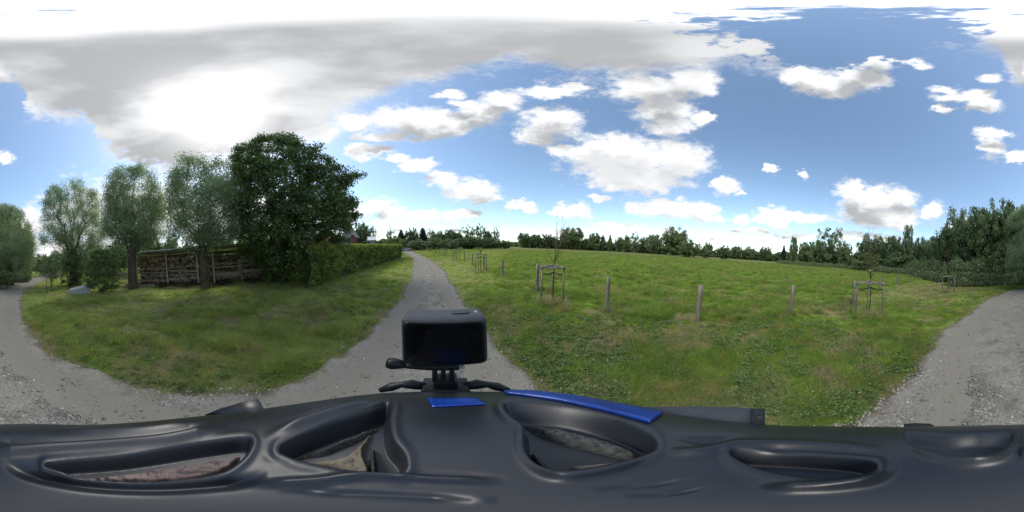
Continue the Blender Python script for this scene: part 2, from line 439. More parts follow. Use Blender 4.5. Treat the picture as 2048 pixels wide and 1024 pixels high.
MT['shrub'] = leafmat('shrub_leaves', (0.063, 0.103, 0.037), (0.172, 0.230, 0.081), .32, .05)
MT['bramble'] = leafmat('bramble_leaves', (0.073, 0.108, 0.040), (0.211, 0.264, 0.106), .30, .06)
MT['fardark'] = leafmat('far_dark_leaves', (0.048, 0.082, 0.032), (0.143, 0.210, 0.072), .3, .05)
MT['farmid'] = leafmat('far_mid_leaves', (0.077, 0.116, 0.043), (0.192, 0.251, 0.090), .3, .05)
MT['farpale'] = leafmat('far_pale_leaves', (0.102, 0.140, 0.069), (0.226, 0.273, 0.143), .35, .06)
MT['conif'] = leafmat('needle_leaves', (.010, .022, .012), (.030, .052, .024), .1, .04)
MT['wood'] = simple('weathered_wood', (.10, .09, .072), (.32, .29, .24), 11, .9, (1, 1, .12), .6, .01)
MT['woodb'] = simple('brown_plank', (.10, .075, .05), (.25, .195, .14), 8, .9, (.5, .5, 3), .6, .01)
MT['postw'] = simple('pale_post_wood', (.34, .28, .20), (.58, .50, .38), 9, .9, (1, 1, .15), .5, .01)
MT['logs'] = simple('split_firewood', (.06, .042, .028), (.55, .42, .27), 3.6, .9, (1, 1, 1), .6, .02)
MT['conc'] = simple('pale_concrete', (.22, .225, .22), (.36, .365, .36), 5, .9, (1, 1, 1), .5, .01)
MT['sheet'] = simple('galvanised_sheet', (.5, .52, .53), (.74, .75, .76), 3, .45, (1, 1, 1), .1, .003, .5)
MT['rubber'] = simple('black_rubber', (.012, .012, .013), (.03, .03, .032), 10, .6)
MT['brick'] = simple('red_brick', (.13, .06, .045), (.20, .095, .07), 14, .9)
MT['slate'] = simple('grey_slate', (.07, .074, .082), (.12, .125, .135), 6, .6, (1, 1, 5))
MT['tile'] = simple('orange_tile', (.24, .085, .045), (.34, .13, .07), 9, .8)
MT['whitep'] = simple('white_paint', (.62, .62, .60), (.78, .78, .76), 3, .5, (1, 1, 1), .1)
MT['glassd'] = simple('dark_glass', (.02, .025, .03), (.04, .045, .05), 1, .08, (1, 1, 1), 0, .001, .6)
MT['cladd'] = simple('dark_cladding', (.05, .058, .065), (.09, .10, .11), 4, .7, (1, 1, 4))
MT['carp'] = simple('grey_car_paint', (.38, .40, .43), (.45, .47, .50), 1, .3, (1, 1, 1), 0, .001, .5)

# ------------------------------------------------------------------ the track and the ground
LE = [(-36,-15.5),(-27,-9.2),(-19.73,-4.98),(-13.36,-1.99),(-9.29,-1.11),(-5.9,-.74),(-4.24,-.83),(-3.08,-1.02),(-2.48,-1.22),(-1.34,-1.47),
      (-.12,-1.80),(.61,-2.14),(1.48,-2.50),(3.43,-3.29),(5.04,-4.07),(8.76,-6.21),(20.5,-14.2),(40,-31.5),(67.9,-57.5),(95,-86)]
RE = [(-36,-11.2),(-27.7,-5.6),(-19.8,-1.6),(-15.5,.25),(-13.35,1.35),(-9.48,2.25),(-5.2,2.32),(-3.6,2.12),(-2.18,1.62),(-1.32,1.37),(-.86,1.22),
      (.6,.85),(1.85,.36),(2.33,.05),(3.25,-.42),(5.07,-1.45),(7.03,-2.55),(11.37,-5.01),(19.23,-10.45),(38,-26.0),(53,-38.2),(70,-55.0),(95,-82)]
LE = np.array(LE); RE = np.array(RE)
def xl(y): return np.interp(y, LE[:, 0], LE[:, 1])
def xr(y): return np.interp(y, RE[:, 0], RE[:, 1])
def road_u(x, y):
    l, r = xl(y), xr(y); return (x - l) / (r - l)
def road_d(x, y):
    """metres outside the track edge (negative inside)"""
    l, r = xl(y), xr(y)
    sl = np.abs(np.gradient(LE[:, 1], LE[:, 0])); sl = np.interp(y, LE[:, 0], sl)
    k = 1 / np.sqrt(1 + np.minimum(sl, 1.2) ** 2)
    d = np.maximum(l - x, x - r) * k
    return np.where((y < -36) | (y > 95), np.maximum(d, 3.), d)
def vnoise(x, y, s, seed=0):
    """cheap smooth value noise"""
    x = x / s + seed * 17.3; y = y / s - seed * 9.1
    xi = np.floor(x); yi = np.floor(y); fx = x - xi; fy = y - yi
    fx = fx * fx * (3 - 2 * fx); fy = fy * fy * (3 - 2 * fy)
    def h(a, b):
        q = np.sin(a * 127.1 + b * 311.7) * 43758.5453; return q - np.floor(q)
    return (h(xi, yi) * (1 - fx) + h(xi + 1, yi) * fx) * (1 - fy) + (h(xi, yi + 1) * (1 - fx) + h(xi + 1, yi + 1) * fx) * fy
FENCE = [at(829,78).xy[:], at(858,50).xy[:], (-23.6,41.5), (-5.63,18.75), (-3.87,15.68), (-.55,9.94), (1.11,6.73), (2.68,3.91), (4.04,1.75),
         (5.43,-.87), (6.91,-4.01), (9.11,-7.54), (11.25,-11.43), (18.3,-27.3), (23,-38)]
FENCE = np.array(FENCE); _o = np.argsort(FENCE[:, 1]); FY, FX = FENCE[_o, 1], FENCE[_o, 0]
def field_side(x, y): return x - np.interp(y, FY, FX)
def gz(x, y):
    d = road_d(x, y); r = np.hypot(x, y)
    k = np.clip((d - .05) / .8, 0, 1)
    b = (vnoise(x, y, 1.3, 1) - .5) * .09 + (vnoise(x, y, .45, 2) - .5) * .035 + (vnoise(x, y, 5, 3) - .5) * .14
    fs = np.clip(field_side(x, y) / 2, 0, 1)
    b = b * (1 + fs * .5)
    return np.where(d < .05, -.03, -.012 + k * (.03 + b * np.clip(40 / np.maximum(r, 1), .2, 1)))
# polar sheet reaching the horizon
na = 720; rs = np.concatenate([np.linspace(.0, 1, 6)[1:], np.geomspace(1.06, 90, 210), np.geomspace(95, 6000, 40)])
an = np.linspace(0, 2 * np.pi, na, endpoint=False)
RR, AA = np.meshgrid(rs, an, indexing='ij'); gx = RR * np.sin(AA); gy = RR * np.cos(AA); gzv = gz(gx.ravel(), gy.ravel())
gv = np.stack([gx.ravel(), gy.ravel(), gzv], 1); gv = np.concatenate([gv, [[0, 0, -.03]]])
I = np.arange(len(rs) - 1)[:, None] * na; J = np.arange(na)[None]; J2 = (J + 1) % na
gf = np.stack([I + J, I + J2, I + na + J2, I + na + J], -1).reshape(-1, 4)[:, ::-1]
gt = np.stack([np.full(na, len(gv) - 1), np.arange(na), (np.arange(na) + 1) % na], 1)[:, ::-1]
GRASS_STOPS = [(.18, (.075, .060, .038)), (.34, (.060, .072, .024)), (.5, (.045, .075, .016)), (.68, (.060, .098, .020)), (.9, (.088, .112, .034))]
def grass_col(t, bladeboost=1.0):
    p = poso(t)
    na_ = noise(t, p, .55, 4, .55); nb = noise(t, p, 2.6, 5, .6); nc = noise(t, p, .06, 3, .5)
    f = M_(t, 'ADD', M_(t, 'MULTIPLY', na_.outputs[0], .55), M_(t, 'MULTIPLY', nb.outputs[0], .45))
    c = cramp(t, f, [(.36, (.32, .245, .145)), (.42, (.285, .275, .092)), (.48, (.190, .250, .052)), (.57, (.220, .300, .054)), (.68, (.315, .340, .092))])
    nz1 = noise(t, p, 1.5, 4, .65)
    c = mixc(t, ramp01(t, nz1.outputs[0], .36, .56), V_(t, 'MULTIPLY', c, (.66, .80, .68)), c)
    s = t.nodes.new('ShaderNodeSeparateXYZ'); t.links.new(p, s.inputs[0])
    # house-side verge: drier grass tone, also brightened in colour to offset the trees' shade
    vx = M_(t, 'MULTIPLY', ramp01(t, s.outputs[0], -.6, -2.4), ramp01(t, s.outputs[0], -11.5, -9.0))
    litdryc = mixc(t, nb.outputs[0], (.25, .30, .085), (.46, .44, .22))
    c = mixc(t, M_(t, 'MULTIPLY', vx, .42), c, litdryc)
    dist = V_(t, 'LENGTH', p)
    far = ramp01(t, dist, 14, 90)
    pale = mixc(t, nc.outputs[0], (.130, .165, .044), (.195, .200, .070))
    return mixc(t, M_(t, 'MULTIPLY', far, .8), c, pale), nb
def b_ground(t, out):
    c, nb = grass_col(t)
    nd = noise(t, poso(t), 24, 4, .7)
    c = mixc(t, ramp01(t, nd.outputs[0], .35, .7), mixc(t, .25, c, (.10, .09, .045)), c)
    a = t.nodes.new('ShaderNodeAttribute'); a.attribute_name = 'soil'
    c = mixc(t, a.outputs['Fac'], c, mixc(t, nd.outputs[0], (.030, .022, .016), (.085, .062, .045)))
    a2 = t.nodes.new('ShaderNodeAttribute'); a2.attribute_name = 'dry'
    c = mixc(t, M_(t, 'MULTIPLY', M_(t, 'MULTIPLY', a2.outputs['Fac'], ramp01(t, nd.outputs[0], .3, .6)), .75), c, mixc(t, nd.outputs[0], (.14, .105, .06), (.24, .19, .11)))
    princ(t, out, c, .95, .1, (nd.outputs[0], .7, .04))
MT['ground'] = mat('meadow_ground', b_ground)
me = np_mesh('ground', gv, [gf, gt], smooth=True)
SOIL = [((-10.2, -8.8), 1.4), ((-10.6, -6.6), 1.7), ((-11, -4.6), 1.7), ((-11.4, -2.6), 1.6), ((-11.6, -.6), 1.4), ((-8.6, -8.5), .9)]
DRY = [((3.3, -1.6), .3), ((2.6, -1.9), .35), ((6.4, -9.5), 1.6), ((6.9, -12.5), 2.2), ((5.2, -9.0), .8), ((8.5, -15.5), 2.4), ((2.3, -.9), .3), ((3.4, .3), .45), ((1.75, 2.6), .35), ((2.1, -1.6), .3),
       ((-4.0, -2.6), .5), ((-5.2, -3.4), .7), ((-4.6, -.9), .5), ((-5.0, .8), .5), ((2.3, 3.9), .35)]
def blobs(x, y, L, soft=.6):
    v = np.zeros(len(x))
    for (cx, cy), r in L:
        dd_ = np.hypot(x - cx, y - cy) / r + (vnoise(x, y, .5, 5) - .5) * .8; v = np.maximum(v, np.clip((1.15 - dd_) / soft, 0, 1))
    return v
for nm, Ls in (('soil', SOIL), ('dry', DRY)):
    a = me.attributes.new(nm, 'FLOAT', 'POINT'); vv = blobs(gv[:, 0], gv[:, 1], Ls)
    if nm == 'dry':
        ed = road_d(gv[:, 0], gv[:, 1]); vv = np.maximum(vv, np.clip(1 - np.abs(ed - .05) / .3, 0, 1) * .8)
        fd = np.abs(field_side(gv[:, 0], gv[:, 1]) + .9); vv = np.maximum(vv, np.where((gv[:, 1] < 2) & (gv[:, 1] > -9), np.clip(1 - fd / .5, 0, 1) * .6 * vnoise(gv[:, 0], gv[:, 1], .7, 8), 0))
    a.data.foreach_set('value', vv.astype(np.float32))
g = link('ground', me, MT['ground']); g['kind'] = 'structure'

# the track: ragged strip with packed wheel lines and a stony middle
ys = np.concatenate([np.arange(-36, -12, .25), np.arange(-12, 14, .06), np.arange(14, 95, .4)]); nu = 41
us = np.linspace(-.02, 1.02, nu)
Y, U = np.meshgrid(ys, us, indexing='ij'); l = xl(Y); r_ = xr(Y)
jl = (vnoise(ys, ys * 0, .35, 21) - .5) * .26 + (vnoise(ys, ys * 0, 1.4, 22) - .5) * .3 + (vnoise(ys, ys * 0, .12, 27) - .5) * .12
jr = (vnoise(ys, ys * 0, .35, 23) - .5) * .26 + (vnoise(ys, ys * 0, 1.4, 24) - .5) * .3 + (vnoise(ys, ys * 0, .12, 28) - .5) * .12
l = l + jl[:, None] * .8; r_ = r_ + jr[:, None] * .8
X = l + (r_ - l) * U
prof = -.022 * np.exp(-((U - .27) / .11) ** 2) - .022 * np.exp(-((U - .73) / .11) ** 2)
Z = .012 + prof + (vnoise(X.ravel(), Y.ravel(), .5, 31).reshape(X.shape) - .5) * .014
edge = np.clip(np.minimum(U + .02, 1.02 - U) / .05, 0, 1); Z = Z * edge - .035 * (1 - edge)
rv = np.stack([X.ravel(), Y.ravel(), Z.ravel()], 1)
I = np.arange(len(ys) - 1)[:, None] * nu; J = np.arange(nu - 1)[None]
rf = np.stack([I + J, I + J + 1, I + nu + J + 1, I + nu + J], -1).reshape(-1, 4)
me = np_mesh('gravel_track', rv, rf, smooth=True)
a = me.attributes.new('u', 'FLOAT', 'POINT'); a.data.foreach_set('value', U.ravel().astype(np.float32))
def b_track(t, out):
    p = poso(t)
    a = t.nodes.new('ShaderNodeAttribute'); a.attribute_name = 'u'; u = a.outputs['Fac']
    nA = noise(t, p, 2.2, 5, .6); nB = noise(t, p, 38, 3, .7)
    vo = t.nodes.new('ShaderNodeTexVoronoi'); t.links.new(p, vo.inputs['Vector']); vo.inputs['Scale'].default_value = 30
    uu = M_(t, 'ABSOLUTE', M_(t, 'SUBTRACT', u, .5))
    uu = M_(t, 'ADD', uu, M_(t, 'MULTIPLY', M_(t, 'SUBTRACT', nA.outputs[0], .5), .30))
    mid = ramp01(t, uu, .23, .05); edge_ = ramp01(t, uu, .36, .44)
    stony = M_(t, 'MAXIMUM', mid, edge_)
    fine = mixc(t, nB.outputs[0], (.158, .146, .121), (.275, .256, .218))
    stone = mixc(t, ramp01(t, nA.outputs[0], .3, .7), mixc(t, V_(t, 'LENGTH', vo.outputs['Color']), (.10, .092, .08), (.33, .31, .28)), (.22, .205, .185))
    c = mixc(t, M_(t, 'MULTIPLY', stony, .6), fine, stone)
    gr = M_(t, 'MULTIPLY', ramp01(t, nA.outputs[0], .52, .68), mid)
    c = mixc(t, M_(t, 'MULTIPLY', gr, .55), c, (.075, .085, .035))
    c = mixc(t, M_(t, 'MULTIPLY', ramp01(t, uu, .43, .5), .6), c, (.12, .095, .065))
    hgt = M_(t, 'ADD', M_(t, 'MULTIPLY', vo.outputs['Distance'], M_(t, 'MULTIPLY_ADD', stony, -1.0, -.2)), M_(t, 'MULTIPLY', nB.outputs[0], .6))
    princ(t, out, c, .95, .15, (hgt, .8, .015))
MT['track'] = mat('gravel', b_track)
o = link('track', me, MT['track']); o['kind'] = 'structure'

# ------------------------------------------------------------------ scattered cover (geometry nodes instancing)
def scatter(name, protos, pos, rot, scl, idx, label):
    me = bpy.data.meshes.new(name); me.vertices.add(len(pos)); me.vertices.foreach_set('co', pos.astype(np.float32).ravel())
    for nm, ty, arr in (('rot', 'FLOAT_VECTOR', rot), ('scl', 'FLOAT_VECTOR', scl), ('idx', 'INT', idx)):
        at_ = me.attributes.new(nm, ty, 'POINT')
        at_.data.foreach_set('vector' if ty == 'FLOAT_VECTOR' else 'value', arr.astype(np.int32 if ty == 'INT' else np.float32).ravel())
    c = bpy.data.collections.new(name + '_kinds')
    for p in protos: c.objects.link(p)
    ng = bpy.data.node_groups.new(name, 'GeometryNodeTree')
    ng.interface.new_socket('Geometry', in_out='INPUT', socket_type='NodeSocketGeometry'); ng.interface.new_socket('Geometry', in_out='OUTPUT', socket_type='NodeSocketGeometry')
    gi = ng.nodes.new('NodeGroupInput'); go = ng.nodes.new('NodeGroupOutput')
    mp = ng.nodes.new('GeometryNodeMeshToPoints'); ip = ng.nodes.new('GeometryNodeInstanceOnPoints')
    ci = ng.nodes.new('GeometryNodeCollectionInfo'); ci.inputs['Collection'].default_value = c
    ci.inputs['Separate Children'].default_value = True; ci.inputs['Reset Children'].default_value = True
    ng.links.new(gi.outputs[0], mp.inputs[0]); ng.links.new(mp.outputs[0], ip.inputs['Points']); ng.links.new(ci.outputs[0], ip.inputs['Instance'])
    ip.inputs['Pick Instance'].default_value = True
    for nm, ty, sock in (('rot', 'FLOAT_VECTOR', 'Rotation'), ('scl', 'FLOAT_VECTOR', 'Scale'), ('idx', 'INT', 'Instance Index')):
        a = ng.nodes.new('GeometryNodeInputNamedAttribute'); a.data_type = ty; a.inputs['Name'].default_value = nm
        ng.links.new(a.outputs['Attribute'], ip.inputs[sock])
    ng.links.new(ip.outputs[0], go.inputs[0])
    o = link(name, me); mo = o.modifiers.new('scatter', 'NODES'); mo.node_group = ng
    o['kind'] = 'stuff'; o['label'] = label
    return o
def b_blade(t, out, k=1.0, extra=0.):
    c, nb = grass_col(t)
    rnd = t.nodes.new('ShaderNodeObjectInfo').outputs['Random']
    c = mixc(t, ramp01(t, rnd, .0, 1., False, 0., .55), c, V_(t, 'MULTIPLY', c, (2.0, 1.85, 1.7)))
    c = mixc(t, ramp01(t, rnd, .30, .31, True, 0, 1.), V_(t, 'MULTIPLY', c, (.70, .86, .85)), c)
    c = mixc(t, ramp01(t, rnd, .84, .86, True, 0, .7), c, (.25, .205, .125))
    d = t.nodes.new('ShaderNodeBsdfDiffuse'); t.links.new(c, d.inputs[0])
    tr = t.nodes.new('ShaderNodeBsdfTranslucent'); t.links.new(V_(t, 'MULTIPLY', c, (1.6, 1.7, 1.0)), tr.inputs[0])
    m1 = t.nodes.new('ShaderNodeMixShader'); m1.inputs[0].default_value = .5
    t.links.new(d.outputs[0], m1.inputs[1]); t.links.new(tr.outputs[0], m1.inputs[2])
    g_ = t.nodes.new('ShaderNodeBsdfGlossy'); g_.inputs['Roughness'].default_value = .45
    m2 = t.nodes.new('ShaderNodeMixShader'); m2.inputs[0].default_value = .025
    t.links.new(m1.outputs[0], m2.inputs[1]); t.links.new(g_.outputs[0], m2.inputs[2]); t.links.new(m2.outputs[0], out.inputs[0])
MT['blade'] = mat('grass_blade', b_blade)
MT['weed'] = leafmat('weed_leaf', (.09, .15, .035), (.17, .25, .06), .35, .06, True)
MT['straw'] = leafmat('dry_stalk', (.28, .22, .135), (.50, .40, .26), .3, .05, True)
def tuft(name, n, h, spread, width, m, lean=.5, seed=0):
    rg = np.random.default_rng(seed); V = []; F = []
    for k in range(n):
        a = rg.uniform(0, 6.28); q = spread * math.sqrt(rg.random()); bx, by = q * math.cos(a), q * math.sin(a)
        hh = h * rg.uniform(.45, 1.15); la = rg.uniform(0, 6.28); le = lean * rg.uniform(.2, 1.2) * hh; wv = width * rg.uniform(.6, 1.2)
        lx, ly = math.cos(la) * le, math.sin(la) * le; wa = rg.uniform(0, 6.28); wx, wy = math.cos(wa) * wv, math.sin(wa) * wv
        b = len(V)
        V += [(bx - wx, by - wy, -.02), (bx + wx, by + wy, -.02), (bx + lx * .35 + wx * .8, by + ly * .35 + wy * .8, hh * .6), (bx + lx * .35 - wx * .8, by + ly * .35 - wy * .8, hh * .6), (bx + lx, by + ly, hh * .97)]
        F += [(b, b + 1, b + 2, b + 3), (b + 3, b + 2, b + 4)]
    me = bpy.data.meshes.new(name); me.from_pydata(V, [], F); me.materials.append(m); return bpy.data.objects.new(name, me)
def weed(name, n, r, m, seed=0):
    rg = np.random.default_rng(seed); V = []; F = []
    for k in range(n):
        a = 2 * math.pi * k / n + rg.uniform(-.3, .3); L = r * rg.uniform(.6, 1.1); wv = L * .2; z = L * rg.uniform(.15, .6)
        c, s = math.cos(a), math.sin(a); b = len(V)
        V += [(0, 0, 0), (c * L * .55 - s * wv, s * L * .55 + c * wv, z), (c * L, s * L, z * .8), (c * L * .55 + s * wv, s * L * .55 - c * wv, z), ]
        F += [(b, b + 1, b + 2), (b, b + 2, b + 3)]
    me = bpy.data.meshes.new(name); me.from_pydata(V, [], F); me.materials.append(m); return bpy.data.objects.new(name, me)
kinds = [tuft('lawn_tuft', 44, .07, .12, .0035, MT['blade'], 1.2, 1), tuft('lawn_tuft', 44, .09, .13, .0038, MT['blade'], 1.3, 2),
         tuft('lawn_tuft', 34, .055, .12, .0035, MT['blade'], 1.2, 3), tuft('meadow_tuft', 40, .14, .12, .0045, MT['blade'], 1.1, 4),
         tuft('meadow_tuft', 34, .12, .14, .0045, MT['blade'], 1.2, 5), tuft('seed_stalks', 10, .24, .10, .0022, MT['straw'], .5, 6), tuft('straw_tuft', 40, .05, .13, .0035, MT['straw'], 1.8, 7), tuft('straw_tuft', 24, .09, .12, .003, MT['straw'], 1.3, 12)]
n = 120000
r = np.exp(RNG.uniform(math.log(1.15), math.log(75), n)); a = RNG.uniform(0, 2 * np.pi, n); x = r * np.sin(a); y = r * np.cos(a)
d = road_d(x, y); soil = blobs(x, y, SOIL); dry = blobs(x, y, DRY)
u = road_u(x, y)
keep = (d > -.03 + .12 * (RNG.random(n) - .5) + (vnoise(x, y, .3, 41) - .5) * .4) & (RNG.random(n) > soil * .97) & (RNG.random(n) > dry * .4)
keep &= (vnoise(x, y, .6, 44) > .10) | (RNG.random(n) < .4)
keep |= (np.abs(u - .5) < .13) & (vnoise(x, y, .9, 47) > .55) & (RNG.random(n) < .10)
x, y, r, d = x[keep], y[keep], r[keep], d[keep]; n = len(x)
fs = field_side(x, y); infield = fs > 0
lump = vnoise(x, y, .9, 45) * .6 + vnoise(x, y, .35, 46) * .4
sc = (.55 + .9 * lump) * np.clip(r / 9, 1, 4.0)
hs = np.where(infield, 1.0 + .5 * lump, .75 + .9 * (lump - .3)); 
lefttall = (x < -2.2) & (r < 9) & (lump > .62); hs = np.where(lefttall, hs * 1.05, hs * np.where(x < -1, .8, 1))
hs = hs * np.clip(1.15 - .02 * r, .45, 1) * np.clip(.45 + d * 1.2, .45, 1)
idx = np.where((infield & (lump > .45)) | lefttall, RNG.integers(3, 5, n), RNG.integers(0, 3, n))
dryz = np.clip(blobs(x, y, DRY, .9) + np.clip(1 - np.abs(d - .12) / .28, 0, 1) * .55 * (vnoise(x, y, .5, 53) > .35), 0, 1)
dryz = np.maximum(dryz, .8 * np.clip((vnoise(x, y, 1.1, 54) * .6 + vnoise(x, y, .4, 55) * .4 - .55) / .12, 0, 1) * (~infield | (r < 6)))
dryz = np.maximum(dryz, .95 * np.clip(1 - np.hypot((x - 7.5) / 4.2, (y + 11) / 6.5), 0, 1) ** .5)
idx = np.where(RNG.random(n) < dryz * .8, np.where(RNG.random(n) < .75, 6, 7), idx)
idx = np.where((RNG.random(n) < .02) & (d > .6) & (vnoise(x, y, 2.5, 49) > .35), 5, idx)
inr = d < -.2; sc = np.where(inr, sc * .45, sc); hs = np.where(inr, 1.0, hs); idx = np.where(inr, 2, idx)
pos = np.stack([x, y, np.where(inr, .0, gz(x, y))], 1); rot = np.stack([RNG.normal(0, .12, n), RNG.normal(0, .12, n), RNG.uniform(0, 6.28, n)], 1)
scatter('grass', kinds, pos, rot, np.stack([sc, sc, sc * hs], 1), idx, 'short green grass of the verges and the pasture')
# broad-leaved weeds in the verges
n = 22000
r = np.exp(RNG.uniform(math.log(1.3), math.log(16), n)); a = RNG.uniform(0, 2 * np.pi, n); x = r * np.sin(a); y = r * np.cos(a)
d = road_d(x, y); wd = vnoise(x, y, 1.6, 51) * .6 + vnoise(x, y, .6, 52) * .4
keep = (d > .05) & (wd > .5) & (RNG.random(n) > blobs(x, y, SOIL)) & ((x > 0) | (RNG.random(n) < .25))
x, y, r = x[keep], y[keep], r[keep]; n = len(x)
wk = [weed('broad_weed', 7, .09, MT['weed'], 1), weed('broad_weed', 9, .07, MT['weed'], 2), weed('broad_weed', 5, .11, MT['weed'], 3)]
s_ = RNG.uniform(.4, 1.0, n)
scatter('weeds', wk, np.stack([x, y, gz(x, y) + .02 + .04 * RNG.random(n)], 1), np.stack([RNG.normal(0, .3, n), RNG.normal(0, .3, n), RNG.uniform(0, 6.28, n)], 1),
        np.stack([s_, s_, s_], 1), RNG.integers(0, 3, n), 'low broad leaved weeds among the verge grass')
# loose stones on the track
def pebble(seed):
    rg = np.random.default_rng(seed); bm = bmesh.new(); bmesh.ops.create_icosphere(bm, subdivisions=1, radius=1)
    for v in bm.verts: v.co *= rg.uniform(.7, 1.15)
    me = bpy.data.meshes.new('pebble'); bm.to_mesh(me); bm.free(); me.materials.append(MT['stone']); return bpy.data.objects.new('pebble', me)
def b_stone(t, out):
    f = t.nodes.new('ShaderNodeObjectInfo').outputs['Random']
    princ(t, out, cramp(t, f, [(0, (.175, .165, .145)), (.5, (.235, .222, .198)), (.85, (.31, .295, .27)), (1, (.52, .50, .48))]), .85, .2)
MT['stone'] = mat('limestone_chips', b_stone)
n = 150000
r = np.exp(RNG.uniform(math.log(1.0), math.log(26), n)); a = RNG.uniform(0, 2 * np.pi, n); x = r * np.sin(a); y = r * np.cos(a)
u = road_u(x, y) + (vnoise(x, y, .8, 61) - .5) * .12; d = road_d(x, y)
um = np.abs(u - .5) + (vnoise(x, y, .35, 63) - .5) * .12; pr = np.where(um < .14, 1, np.where(um > .36, .75, .045)); pr = pr * np.where(y > 0, np.where(um > .36, .35, 1), 1)
keep = (d < .12) & (RNG.random(n) < pr)
x, y, r = x[keep], y[keep], r[keep]; n = len(x)
s_ = RNG.gamma(4, .25, n) * .0115 * np.clip(r / 7, 1, 1.8)
scatter('gravel', [pebble(k) for k in range(4)], np.stack([x, y, np.full(n, .002)], 1), RNG.uniform(0, 6.28, (n, 3)),
        np.stack([s_ * 1.2, s_, s_ * .6], 1), RNG.integers(0, 4, n), 'loose grey stone chips lying on the track')
# tall clumps at the stakes
TALL = [(at(1612, 5.75), .16, 10), (at(1640, 6.0), .16, 10), (at(1668, 6.5), .18, 10), (at(1690, 7.1), .2, 10), (at(1104, 5.25), .55, 40), (at(1737, 6.0), .6, 34), (at(1897, 12.5), .5, 26), (at(960, 11.6), .5, 20), (at(1213, 4.7), .22, 8), (at(1393, 4.4), .22, 8), (at(1580, 5.6), .3, 8), (at(1005, 10), .25, 6), (at(912, 20), .6, 14), (at(1131, 4.7), .2, 10)]
px_, sc_, ix_ = [], [], []
for c, R_, m_ in TALL:
    for k in range(m_):
        a = RNG.uniform(0, 6.28); q = R_ * math.sqrt(RNG.random()); px_.append((c.x + q * math.cos(a), c.y + q * math.sin(a), 0)); sc_.append(RNG.uniform(.7, 1.2)); ix_.append(int(RNG.random() < .12))
tk = [tuft('tall_tuft', 46, .34, .10, .005, MT['blade'], .8, 8), tuft('tall_dry_tuft', 16, .36, .07, .003, MT['straw'], .8, 9)]
px_ = np.array(px_); px_[:, 2] = gz(px_[:, 0], px_[:, 1]); n = len(px_); sc_ = np.array(sc_)
scatter('tall_grass', tk, px_, np.stack([np.zeros(n), np.zeros(n), RNG.uniform(0, 6.28, n)], 1), np.stack([sc_] * 3, 1), np.array(ix_), 'tall unmown grass clumps round the stakes')

# ------------------------------------------------------------------ fence posts and sapling guards
def post(x, y, h, r, tilt, label, seed, group='round wooden fence posts along the pasture', name='fence_post'):
    rg = random.Random(seed); m = MB(); z0 = -.25; pts = []; rr = []
    for k in range(6):
        f = k / 5; pts.append((math.sin(f * 3 + seed) * .008 + tilt[0] * f, math.cos(f * 2 + seed) * .008 + tilt[1] * f, z0 + (h - z0) * f)); rr.append(r * (1.04 - .1 * f) * rg.uniform(.96, 1.04))
    rr[-1] *= .93
    m.tube(pts, rr, 10)
    o = m.obj(name, MT['wood'], None, True); o.location = (x, y, 0)
    tag(o, label, 'fence post', group); return o
near = [((-5.63,18.75),1.21,(0,0),'weathered fence post second beyond the fourth sapling guard up the verge'),
 ((-3.87,15.68),1.22,(0.01,0),'weathered fence post standing alone midway between the second and third sapling guards ahead'),
 ((-2.2,12.75),1.2,(0,0),'fence post just behind the left stakes of the second sapling guard ahead'),
 ((-.55,9.94),1.19,(0,0),'slim fence post alone between the two nearest sapling guards ahead'),
 ((1.11,6.73),1.24,(-.03,.02),'thick grey fence post touching the left side of the large sapling guard'),
 ((2.68,3.91),1.20,(0,0),'upright grey fence post first to the right of the large sapling guard'),
 ((4.04,1.75),1.16,(-.02,-.06),'nearest fence post, leaning, pale worn patch near its top'),
 ((5.43,-.87),1.17,(.0,-.02),'knotty fence post with ragged bark, left of the broad three stake guard'),
 ((6.75,-4.0),1.2,(0,0),'fence post half hidden behind the left stake of the broad guard'),
 ((9.11,-7.54),1.1,(.02,0),'fence post seen just above the right end of the broad guard'),
 ((11.25,-11.43),1.1,(0,0),'pale fence post alone in open grass right of the broad guard'),
 ((12.9,-15.0),1.1,(.03,0),'small dark leaning post next after the pale lone post')]
for k, (p, h, t, lb) in enumerate(near): post(p[0], p[1], h, .062 if k not in (4, 6, 7) else .072, t, lb, k)
for k in range(7): post(14.4 + 1.45 * k, -18.4 - 3.35 * k, 1.05 + .05 * (k % 2), .05, (0, 0), 'tiny distant fence post in the row below the woodland edge', 40 + k, 'far fence posts by the woodland')
fdir = np.array(FENCE[3]) ; 
for k in range(12):
    yy = 22 + 3.6 * k; post(float(np.interp(yy, FY, FX)) , yy, 1.15, .05, (0, 0), 'tiny distant fence post in the far row curving beside the track', 60 + k, 'far fence posts ahead along the track')

